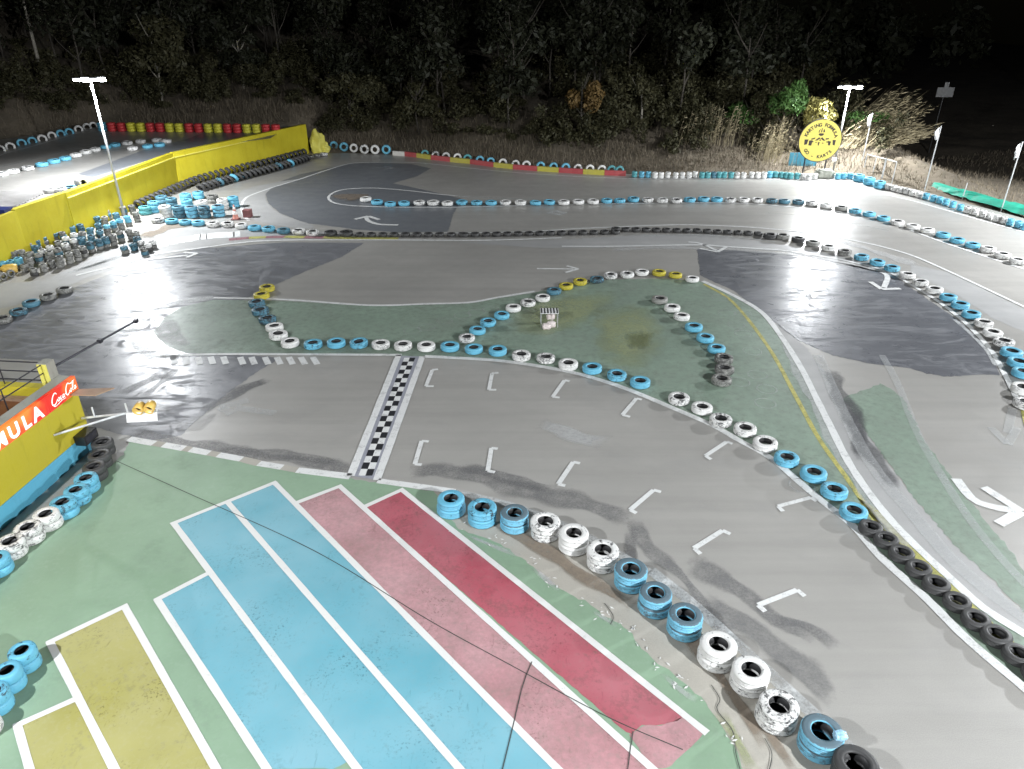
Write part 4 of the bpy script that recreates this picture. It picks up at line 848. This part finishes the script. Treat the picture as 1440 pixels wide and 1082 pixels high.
# boom with signal board
bm_ = tag(empty('signal_boom'), 'pale blue bracket boom carrying a white board and two amber lamps', 'signal boom')
E0 = Vector((-9.66, 15.85, 1.26)); E1 = Vector((-8.97, 15.92, 1.3))
MB().tube([bp(1.18, -.01, 1.08), E0.lerp(E1, -.15)], .028).build('arm', M['white_wall'], bm_); MB().tube([bp(.14, -.01, .95), E1], .034).build('arm', M['white_wall'], bm_)
for k in (.28, .98): q = bp(.14, -.01, .95).lerp(E0, k); MB().tube([q, q + Vector((0, 0, .28))], .022).build('stub', M['white_wall'], bm_)
d = (E1 - E0).normalized(); mid = (E0 + E1) / 2
RM = Matrix((d, d.cross(Vector((0, .35, .94)).normalized()) * -1, Vector((0, .35, .94)))).transposed()
MB().box(mid + Vector((0, -.1, -.1)), (.74, .03, .24), M=Matrix.Rotation(.1, 3, 'Z') @ Matrix.Rotation(-.45, 3, 'X')).build('board', M['board_white'], bm_)
tm = text_mesh('00', .16, .003, .004); o = link('numerals', tm, M['kerb_red'], bm_); o.matrix_world = Matrix.Translation(mid + Vector((-.17, -.145, -.16))) @ (Matrix.Rotation(.1, 3, 'Z') @ Matrix.Rotation(PI / 2 - .45, 3, 'X')).to_4x4()
for k in (.42, .8):
    q = E0.lerp(E1, k) + Vector((0, .02, .13)); Rh = Matrix.Rotation(PI / 2 + .25, 4, 'X')
    h = MB().lathe([(.0, -.1), (.11, -.1), (.125, .02), (.13, .16), (.118, .16), (.112, .02), (0, .015)], 20, Matrix.Translation(q) @ Rh, False).build('lamp_hood', M['amber'], bm_, True)
    MB().lathe([(0, .03), (.1, .025)], 20, Matrix.Translation(q) @ Rh).build('lens', M['black'], h)
# dark pole reaching out over the track
dp = tag(empty('dark_pole'), 'thin black pole slanting from the building corner over the track', 'pole')
Q0, Q1 = bp(.1, .5, 2.3), Vector((-10.7, 19.15, 2.4))
MB().tube([Q0, Q1], .03).build('shaft', M['steel_dark'], dp)
for k in (.55, .99): MB().box(Q0.lerp(Q1, k), (.1, .12, .1)).build('clamp', M['steel_dark'], dp)

# ------------------------------------------------------------------ floodlight masts
def mast(x, y, h, rz, watts, lean, cone, label, hds=4):
    t = tag(empty('floodlight_mast', (x, y, 0), rz), label, 'floodlight', 'floodlight masts round the track')
    MB().tube([(0, 0, -.05), (0, 0, h)], .075, 12, r2=.05).build('pole', M['galv'], t, True)
    MB().box((0, 0, .02), (.34, .34, .05)).build('base_plate', M['galv'], t)
    MB().box((0, 0, h), (1.3, .07, .07)).build('crossarm', M['galv'], t)
    for i in range(hds):
        xx = -.57 + 1.14 * i / (hds - 1); s = -1 if i % 2 else 1
        R = Matrix.Rotation(-.75 if i % 2 else -.35, 3, 'X')
        f = MB().box(Vector((xx, -.12, h + .03)), (.36, .3, .07), M=R).build('lamp_head', M['galv'], t)
        MB().box(Vector((xx, -.12, h + .03)) + R @ Vector((0, 0, -.04)), (.33, .27, .014), M=R).build('lamp_glass', M['lamp_glass'], f)
    ld = bpy.data.lights.new('floodlight_beam', 'SPOT'); ld.energy = watts; ld.spot_size = math.radians(cone); ld.spot_blend = .3; ld.shadow_soft_size = .16; ld.color = (.94, .97, 1)
    lo = bpy.data.objects.new('floodlight_beam', ld); COL.objects.link(lo); lo.parent = t; lo.location = (0, 0, h - .2)
    lo.rotation_euler = (Matrix.Rotation(-rz, 3, 'Z') @ Vector((lean[0], lean[1], -1)).to_track_quat('-Z', 'Y').to_matrix()).to_euler()
for k, lab in (('left', 'lit floodlight mast in front of the yellow wall'), ('right', 'lit floodlight mast beside the round yellow sign'), ('near_right', 'floodlight mast to the right of the start grid'), ('near_left', 'floodlight mast behind the pit building'), ('side_right', 'floodlight mast beyond the right-hand curve')):
    mast(*MASTS[k], lab)
# small lit lamp on the right-hand mast
p = AY(1173, 224, 51.2); t = tag(empty('small_floodlight', tuple(p)), 'small lit lamp low on the mast beside the round sign', 'lamp')
MB().box((0, 0, 0), (.26, .12, .2)).build('housing', M['galv'], t); MB().box((0, -.066, 0), (.22, .01, .16)).build('lamp_glass', M['lamp_glass'], t)
MB().box((.2, .15, 0), (.3, .04, .04)).build('bracket', M['galv'], t)

# ------------------------------------------------------------------ round sign
sc_ = Vector((20.8, 51.05, 2.2)); SR = 1.4
rsn = tag(empty('round_sign', (sc_.x, sc_.y, 0), -.12), 'big round yellow kart sign with black lettering and a driver in a kart', 'sign')
Rx = Matrix.Translation((0, 0, sc_.z)) @ Matrix.Rotation(PI / 2, 4, 'X')
MB().lathe([(0, .06), (SR, .06), (SR, -.06), (0, -.06)], 64, Rx).build('rim_board', M['black'], rsn)
MB().lathe([(0, .066), (SR - .045, .066), (SR - .045, .05)], 64, Rx).build('yellow_face', M['sign_yellow'], rsn)
for xx in (-.7, .7): MB().tube([(xx, .14, -.1), (xx, .14, 2.6)], .05).build('post', M['steel_dark'], rsn)
def ring_text(word, r, a0, a1, size, flip=False):
    n = len(word)
    for i, ch in enumerate(word):
        if ch == ' ': continue
        a = a0 + (a1 - a0) * i / (n - 1); me = text_mesh(ch, size, .004, .012)
        th = (a - PI / 2) if not flip else (a + PI / 2)
        L = Matrix.Translation((r * math.cos(a), r * math.sin(a), .07)) @ Matrix.Rotation(th, 4, 'Z')
        o = link('letter', me, M['sign_ink'], rsn); o.matrix_local = Rx @ L
ring_text('KARTING FORMULA', .92, math.radians(160), math.radians(18), .3)
ring_text('GO - KARTS', 1.15, math.radians(218), math.radians(318), .29, True)
def ink(name, polys):
    mb = MB()
    for i, P in enumerate(polys):
        V = [Rx @ Vector((x, y, .071 + .0006 * (i % 5))) for x, y in P]; mb.add(V, [tuple(range(len(P)))])
    mb.build(name, M['sign_ink'], rsn)
def rct(x0, y0, x1, y1): return [(x0, y0), (x1, y0), (x1, y1), (x0, y1)]
def arcp(cx, cy, rx, ry, a0, a1, n=10): return [(cx + rx * math.cos(math.radians(a0 + (a1 - a0) * i / n)), cy + ry * math.sin(math.radians(a0 + (a1 - a0) * i / n))) for i in range(n + 1)]
ink('helmet', [arcp(0, .5, .2, .2, 200, 340), [(-.2, .52), (-.19, .64), (-.12, .74), (-.09, .72), (-.14, .6), (-.14, .52)], [(-.05, .54), (-.03, .8), (.03, .8), (.02, .54)], [(.1, .54), (.1, .72), (.16, .74), (.2, .6), (.2, .54)], rct(-.14, .4, .14, .47)])
ink('kart', [[(-.35, 0), (-.1, .22), (0, .14), (-.2, 0)], [(.35, 0), (.1, .22), (0, .14), (.2, 0)], [(-.08, .0), (0, .1), (.08, 0)], rct(-.72, -.12, -.42, -.04), rct(.42, -.12, .72, -.04), [(-1.02, .06), (-.76, .06), (-.82, -.26), (-1.0, -.3)], [(-.7, .0), (-.48, .02), (-.52, -.34), (-.72, -.32)], [(1.02, .06), (.8, .06), (.86, -.26), (1.0, -.3)], [(.7, -.04), (.52, .0), (.56, -.3), (.7, -.3)], [(-.12, -.1), (.0, -.1), (-.04, -.32), (-.1, -.32)], [(.15, -.12), (.3, -.16), (.15, -.2)], rct(-.3, -.14, -.18, -.1), [(-.6, .12), (-.34, .2), (-.36, .1), (-.58, .04)], [(.34, .16), (.56, .18), (.54, .1), (.34, .06)]])
# blue panels and grey bundle under the sign
for i, (x0, x1, lab) in enumerate(((1107, 1117, 'narrow blue panel left of the wide one under the round sign'), (1118, 1146, 'wide dark blue panel standing under the round sign'))):
    a, b = AY(x0, 240, 52.3), AY(x1, 240, 52.3); o = MB().box(((a.x + b.x) / 2, 52.3, .55), (b.x - a.x, .06, 1.25)).build('blue_panel', M['blue_panel']); tag(o, lab, 'panel', 'blue panels under the round sign')
def lump(name, c, d, mat, label, cat, seed):
    rr = random.Random(seed); bm = bmesh.new(); bmesh.ops.create_icosphere(bm, subdivisions=4, radius=1); ph = [rr.uniform(0, 6) for _ in range(4)]
    for v in bm.verts:
        p = v.co; k = 1 + .06 * math.sin(p.x * 9 + ph[0]) + .06 * math.sin(p.y * 8 + p.x * 5 + ph[1]) + .05 * math.sin(p.z * 11 + p.x * 6 + ph[2])
        q = Vector([math.copysign(abs(u) ** .6, u) for u in p]); v.co = Vector((q.x * d[0], q.y * d[1], max(-.8, q.z) * d[2])) * k
    me = bpy.data.meshes.new(name); bm.to_mesh(me); bm.free(); o = link(name, me, mat, None, True); o.location = c; return tag(o, label, cat)
p = G(1160, 252); lump('tarp_bundle', (p.x, p.y + .3, .27), (.6, .3, .32), M['tarp'], 'grey wrapped bundle lying before the tyre stacks under the sign', 'bundle', 2)

# ------------------------------------------------------------------ frame, flags, boards on the right
t = tag(empty('tube_frame'), 'thin pale tube frame like a small goal beyond the tyres', 'frame')
a, b = G(1213, 246), G(1254, 258); H_ = 1.35
for i in range(4):
    q = a.lerp(b, i / 3); MB().tube([q, q + Vector((0, 0, H_))], .03).build('upright', M['galv'], t)
MB().tube([a + Vector((0, 0, H_)), b + Vector((0, 0, H_))], .035).build('top_bar', M['galv'], t)
q = b + Vector((-.3, .9, 0)); MB().tube([q, q + Vector((0, 0, H_ + .1))], .03).build('back_upright', M['galv'], t)
def flagpole(px, py, h, label, seed):
    rr = random.Random(seed); p = G(px, py); t = tag(empty('flagpole', (p.x, p.y, 0)), label, 'flagpole', 'flagpoles along the right far edge')
    MB().tube([(0, 0, -.1), (0, 0, h)], .035, 8).build('pole', M['galv'], t)
    V = []; F = []
    for i in range(5):
        for j in range(5):
            u, v = i / 4, j / 4; V.append((-u * (.34 - .2 * v) * (1 + rr.uniform(-.15, .15)), .06 * math.sin(u * 5 + v * 3), h - .03 - v * .5 - u * .3 - (rr.uniform(0, .2) if j == 4 else 0)))
    for i in range(4):
        for j in range(4): F.append((i * 5 + j, i * 5 + j + 1, i * 5 + j + 6, i * 5 + j + 5))
    o = MB().add(V, F).build('flag', M['flag'], t, True); m_ = o.modifiers.new('s', 'SOLIDIFY'); m_.thickness = .006
flagpole(1209, 243, 3.9, 'flagpole with white rag in front of the reeds', 1)
flagpole(1300, 268, 3.85, 'flagpole with thin torn white flag over the blue tyre stacks', 2)
flagpole(1408, 296, 3.75, 'flagpole with small white pennant at the right edge', 3)
p = G(1353, 280); o = MB().tube([(p.x, p.y, -.1), (p.x + .05, p.y, .95)], .03).build('short_post', M['galv']); tag(o, 'short bare post standing behind the green sheeting', 'post')
p = AY(1329, 130, 62); t = tag(empty('hanging_board', (p.x, p.y, 0)), 'pale board on a dark post far off in the dark field', 'sign board')
MB().box((0, 0, p.z), (1.35, .06, .72)).build('board', M['galv'], t); MB().box((.0, 0, p.z + .55), (.35, .06, .38)).build('top_tab', M['galv'], t); MB().tube([(0, .1, -.6), (0, .1, p.z)], .06).build('post', M['black'], t)
# green sheeting
V = []; F = []; L0, L1 = [G(*q) for q in ((1310, 268), (1360, 283), (1440, 306), (1500, 325))], [G(*q) for q in ((1316, 266), (1362, 276), (1440, 297), (1500, 314))]
A_, B_ = resample(L0, .35), resample(L1, .35); n = min(len(A_), len(B_))
for i in range(n):
    for j in range(5):
        q = A_[i].lerp(B_[i], j / 4); V.append((q.x, q.y + .15, .12 + .32 * math.sin(j / 4 * PI) + random.uniform(-.05, .05)))
for i in range(n - 1):
    for j in range(4): F.append((i * 5 + j, (i + 1) * 5 + j, (i + 1) * 5 + j + 1, i * 5 + j + 1))
o = MB().add(V, F).build('green_sheeting', M['green_net']); tag(o, 'green sheeting draped behind the tyres at the right edge', 'sheeting'); o.modifiers.new('s', 'SOLIDIFY').thickness = .01

# ------------------------------------------------------------------ little striped stand with bags on the infield
p = G(772, 458); t = tag(empty('striped_stand', (p.x, p.y, Z3)), 'small wire stand with black and white striped top on the infield', 'stand')
for x in (-.3, .3):
    for y in (-.22, .22): MB().tube([(x, y, 0), (x, y, .55)], .012).build('leg', M['galv'], t)
MB().box((0, 0, .56), (.66, .5, .02)).build('top', M['board_white'], t)
for i in range(6): MB().box((-.28 + .112 * i, 0, .572), (.05, .5, .006), .0).build('stripe', M['black'], t)
for i, (x, y, z) in enumerate(((768, 461, .1), (775, 458, .1), (774, 452, .24))):
    q = G(x, y); lump('sand_bag', (q.x, q.y - .12, z), (.15, .11, .11), M['bag'], ('pale bag lying in front of the striped stand', 'pale bag at the foot of the striped stand', 'pale bag on top under the striped stand')[i], 'bag', 20 + i)
# carrier bag caught in the near stack
q = G(1183, 1037, .46); lump('plastic_bag', (q.x - .03, q.y, .5), (.1, .07, .06), plain('pale_blue_bag', (.35, .6, .85), .3, 0, .4, 14), 'crumpled pale blue plastic bag on the dark tyre stack', 'bag', 31)

# ------------------------------------------------------------------ vegetation
def crown_mesh(name, mb, c, rad, n, size, rr, lobes=7, flatten=.8):
    L = []
    for _ in range(lobes):
        a = rr.uniform(0, 2 * PI); e = rr.uniform(-.5, .9); d = rr.uniform(.3, .75)
        L.append((Vector((math.cos(a) * d * rad[0], math.sin(a) * d * rad[1], e * .7 * rad[2])), rr.uniform(.35, .6)))
    for _ in range(n):
        o, k = rr.choice(L); v = Vector((rr.gauss(0, 1), rr.gauss(0, 1), rr.gauss(0, 1))).normalized() * (rr.random() ** .45)
        p = Vector(c) + o + Vector((v.x * rad[0], v.y * rad[1], v.z * rad[2] * flatten)) * k
        nrm = (v + Vector((rr.gauss(0, .5), rr.gauss(0, .5), .3 + rr.gauss(0, .5)))).normalized()
        a = nrm.orthogonal().normalized(); b = nrm.cross(a); th = rr.uniform(0, 6.3); a, b = a * math.cos(th) + b * math.sin(th), b * math.cos(th) - a * math.sin(th)
        s = size * rr.uniform(.6, 1.4); mb.add([p - a * s, p + b * s * .45 - a * s * .1, p + a * s, p - b * s * .45 + a * s * .1], [(0, 1, 2, 3)])
def limbs(mb, base, h, rr, r=.12, n=6, spread=.6):
    top = Vector((rr.uniform(-.3, .3), rr.uniform(-.2, .2), h)); mid = top * .5 + Vector((rr.uniform(-.25, .25), 0, 0))
    b = Vector(base); mb.tube([b, b + mid, b + top], r, 7, r2=r * .35)
    for _ in range(n):
        k = rr.uniform(.35, .95); s = b + (mid * 2 * k if k < .5 else mid.lerp(top, (k - .5) * 2)); a = rr.uniform(0, 6.3); L = h * rr.uniform(.25, .5)
        e = s + Vector((math.cos(a) * L * spread, math.sin(a) * L * spread, L * .8)); mb.tube([s, s.lerp(e, .5) + Vector((0, 0, -L * .06)), e], r * .45, 5, r2=r * .12)
def tree(x, y, h, crown, leafm, barkm, label, seed, trunk_h=None, n=1500, size=.16, name='leafy_tree', spread=.6, r=.1):
    rr = random.Random(seed); t = tag(empty(name, (x, y, hgt(x, y) - .05)), label, 'tree', 'trees behind the track')
    mb = MB(); limbs(mb, (0, 0, 0), trunk_h or h * .8, rr, r, 7, spread); mb.build('trunk', barkm, t, True)
    mb = MB(); crown_mesh('crown', mb, (0, 0, h * .62), crown, n, size, rr); mb.build('crown', leafm, t); return t
def at_far(px, Y): return AY(px, 200, Y).x
tree(at_far(1098, 53.6), 53.6, 5.2, (1.7, 1.4, 2.3), M['leaf_green'], M['bark'], 'lit green tree left of the round sign', 1, n=3400, size=.14)
tree(at_far(1078, 54.6), 54.6, 3.6, (1.6, 1.3, 1.7), M['leaf_olive'], M['bark'], 'grey-green shrubby tree below the lit green tree', 2, n=2200, size=.12)
tree(at_far(1146, 53.2), 53.2, 4.7, (1.2, .9, 1.3), M['leaf_yellow'], M['bark'], 'pale yellow lit shrub showing over the round sign', 3, n=1500, size=.17)
tree(at_far(818, 56), 56, 4.7, (1.3, 1.2, 1.5), M['leaf_rust'], M['bark'], 'rust brown small tree over the far straight', 4, n=1700, size=.14)
tree(at_far(240, 64), 64, 6.5, (3.2, 2.4, 2.6), M['leaf_olive'], M['bark_pale'], 'pale-leaved tree above the red and yellow stacks', 5, n=3500, size=.2)
tree(at_far(85, 63), 63, 8.5, (3.2, 2, 1.6), M['leaf_dark'], M['bark_pale'], 'tree with bare pale forked limbs above the left floodlight', 6, trunk_h=8.5, n=500, size=.2, spread=.75, r=.16)
tree(at_far(15, 60), 60, 4.5, (2.2, 1.6, 1.2), M['leaf_dark'], M['bark_pale'], 'thin bare-stemmed tree at the left edge', 7, trunk_h=4.6, n=500, size=.16)
tree(at_far(500, 62.5), 62.5, 4.6, (2.4, 1.6, 1.8), M['leaf_olive'], M['bark'], 'olive tree above the upright white tyres', 8, n=2600, size=.16)
tree(at_far(590, 61.5), 61.5, 4.2, (1.8, 1.5, 1.6), M['leaf_olive'], M['bark'], 'smaller olive tree right of the upright tyres', 9, n=1800, size=.15)
tree(at_far(355, 66), 66, 4.6, (2.0, 1.6, 1.7), M['leaf_dark'], M['bark_pale'], 'dark green tree above the end of the yellow wall', 10, n=1800, size=.16)
tree(at_far(1050, 55.5), 55.5, 3.4, (1.7, 1.2, 1.3), M['leaf_green'], M['bark'], 'low green bush in front of the dark wood left of the sign', 12, n=1800, size=.12)
tree(at_far(1212, 53.5), 53.5, 2.2, (1.6, 1.1, 1.0), M['leaf_green'], M['bark'], 'low green bush behind the flagpole right of the sign', 13, n=1500, size=.12)
tree(at_far(900, 57), 57, 4.2, (.9, .8, 1.6), M['leaf_olive'], M['bark_pale'], 'slim pale hanging shrub in the middle of the dark wood', 14, n=900, size=.15)
# wind-blown reeds beside the right mast
def reeds(name, x, y, n, h, lean, label, seed, wid=2.0):
    rr = random.Random(seed); mb = MB(); z0 = hgt(x, y)
    for _ in range(n):
        a = Vector((rr.gauss(0, wid * .3), rr.gauss(0, .5), 0)); L = h * rr.uniform(.5, 1.1); d = Vector((lean * rr.uniform(.4, 1.5), rr.uniform(-.3, .3), 1)).normalized()
        P = [a, a + d * L * .5, a + d * L + Vector((lean * L * .25, 0, -L * .1 * abs(lean)))]
        mb.tube(P, .014, 3, r2=.004, cap=False)
        for k in range(9):
            s = P[0].lerp(P[2], rr.uniform(.3, 1)); e = s + Vector((lean * .5 + rr.uniform(-.15, .4), rr.uniform(-.2, .2), rr.uniform(-.1, .4))) * rr.uniform(.35, .8); w_ = Vector((0, rr.uniform(-.02, .02), .025)); mb.add([s, (s + e) / 2 + w_, e, (s + e) / 2 - w_], [(0, 1, 2, 3)])
    o = mb.build(name, M['reed']); o.location = (x, y, z0); tag(o, label, 'reeds', 'clumps of dry reeds')
reeds('reed_clump', at_far(1195, 53.2), 53.2, 190, 4.4, .75, 'tall wind-bent dry reeds right of the round sign', 1, 2.4)
reeds('reed_clump', at_far(1235, 52.6), 52.6, 90, 2.6, 1.3, 'low dry reeds bent over the tube frame', 2, 1.8)
reeds('reed_clump', at_far(1085, 52.6), 52.6, 90, 2.8, .1, 'dry reeds hanging below the lit green tree', 3, 2.2)
reeds('reed_clump', at_far(1000, 54.5), 54.5, 50, 2.6, .1, 'thin pale reeds in the shade left of the green bush', 4, 3)
# the dark wood behind: reads as one mass
rr = random.Random(77); wood = MB(); stems = MB()
for i in range(120):
    x = rr.uniform(-62, 24); d = rr.uniform(5.5, 24); k = sstep(-15.2, -17.4, x)
    y = yb(x) * (1 - k) + plat_far(max(x, -40)) * k + d
    h = rr.uniform(4, 8) + d * .12; z = hgt(x, y); rad = (rr.uniform(1.4, 2.8), rr.uniform(1.2, 2.2), h * rr.uniform(.28, .4))
    limbs(stems, (x, y, z - .2), h * .8, rr, .1, 4)
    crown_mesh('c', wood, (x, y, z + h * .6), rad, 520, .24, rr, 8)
for i in range(40):
    x = rr.uniform(-60, 60); y = rr.uniform(78, 110); h = rr.uniform(9, 15); z = hgt(x, y) if x < 26 else -.3
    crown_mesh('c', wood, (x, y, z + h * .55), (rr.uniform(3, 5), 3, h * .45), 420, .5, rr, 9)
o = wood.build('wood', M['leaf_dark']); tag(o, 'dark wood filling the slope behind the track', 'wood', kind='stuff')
o = stems.build('wood_stems', M['bark']); tag(o, 'bare stems inside the dark wood', 'wood', kind='stuff')
# bushes and dry grass on the bank
gr = MB(); rr = random.Random(5)
for i in range(26000):
    x = rr.uniform(-48, 26); k = sstep(-15.2, -17.4, x); y0 = yb(x) * (1 - k) + plat_far(max(x, -45)) * k
    d = .9 + abs(rr.gauss(0, 3.2)); y = y0 + d; z = hgt(x, y)
    if math.sin(x * .8 + 2) * math.sin(y * .6) + rr.uniform(-1, 1) < -.35: continue
    h = rr.uniform(.12, .5) * (1.5 if rr.random() < .1 else 1); a = rr.uniform(0, 6.3); dx, dy = math.cos(a) * .025, math.sin(a) * .025; lx, ly = rr.gauss(0, .12), rr.gauss(0, .12)
    gr.add([(x - dx, y - dy, z - .05), (x + dx, y + dy, z - .05), (x + lx, y + ly, z + h)], [(0, 1, 2)])
for i in range(9000):
    x = rr.uniform(24, 48); y = rr.uniform(36, 60)
    if y < yb(x) + 1.2: continue
    h = rr.uniform(.08, .3); a = rr.uniform(0, 6.3); dx, dy = math.cos(a) * .03, math.sin(a) * .03; z = hgt(x, y)
    gr.add([(x - dx, y - dy, z - .05), (x + dx, y + dy, z - .05), (x + rr.gauss(0, .1), y, z + h)], [(0, 1, 2)])
tag(gr.build('dry_grass', M['dry_grass']), 'dry brown grass over the bank behind the far barrier', 'grass', kind='stuff')
sh = MB(); rr = random.Random(9)
for i in range(420):
    x = rr.uniform(-48, 20); k = sstep(-15.2, -17.4, x); y = yb(x) * (1 - k) + plat_far(max(x, -45)) * k + 3.2 + abs(rr.gauss(0, 7)); z = hgt(x, y); hh = rr.uniform(.4, 1.9)
    crown_mesh('c', sh, (x, y, z + hh * .7), (rr.uniform(.6, 1.5), .8, hh), 300, .13, rr, 6)
for i in range(110):
    x = rr.uniform(4, 25.5); y = yb(x) + rr.uniform(5, 22); z = hgt(x, y); hh = rr.uniform(1, 2.4)
    crown_mesh('c', sh, (x, y, z + hh * .6), (rr.uniform(1, 1.8), 1, hh), 320, .16, rr, 6)
tag(sh.build('undergrowth', M['leaf_olive']), 'tangled undergrowth at the foot of the wood', 'undergrowth', kind='stuff')
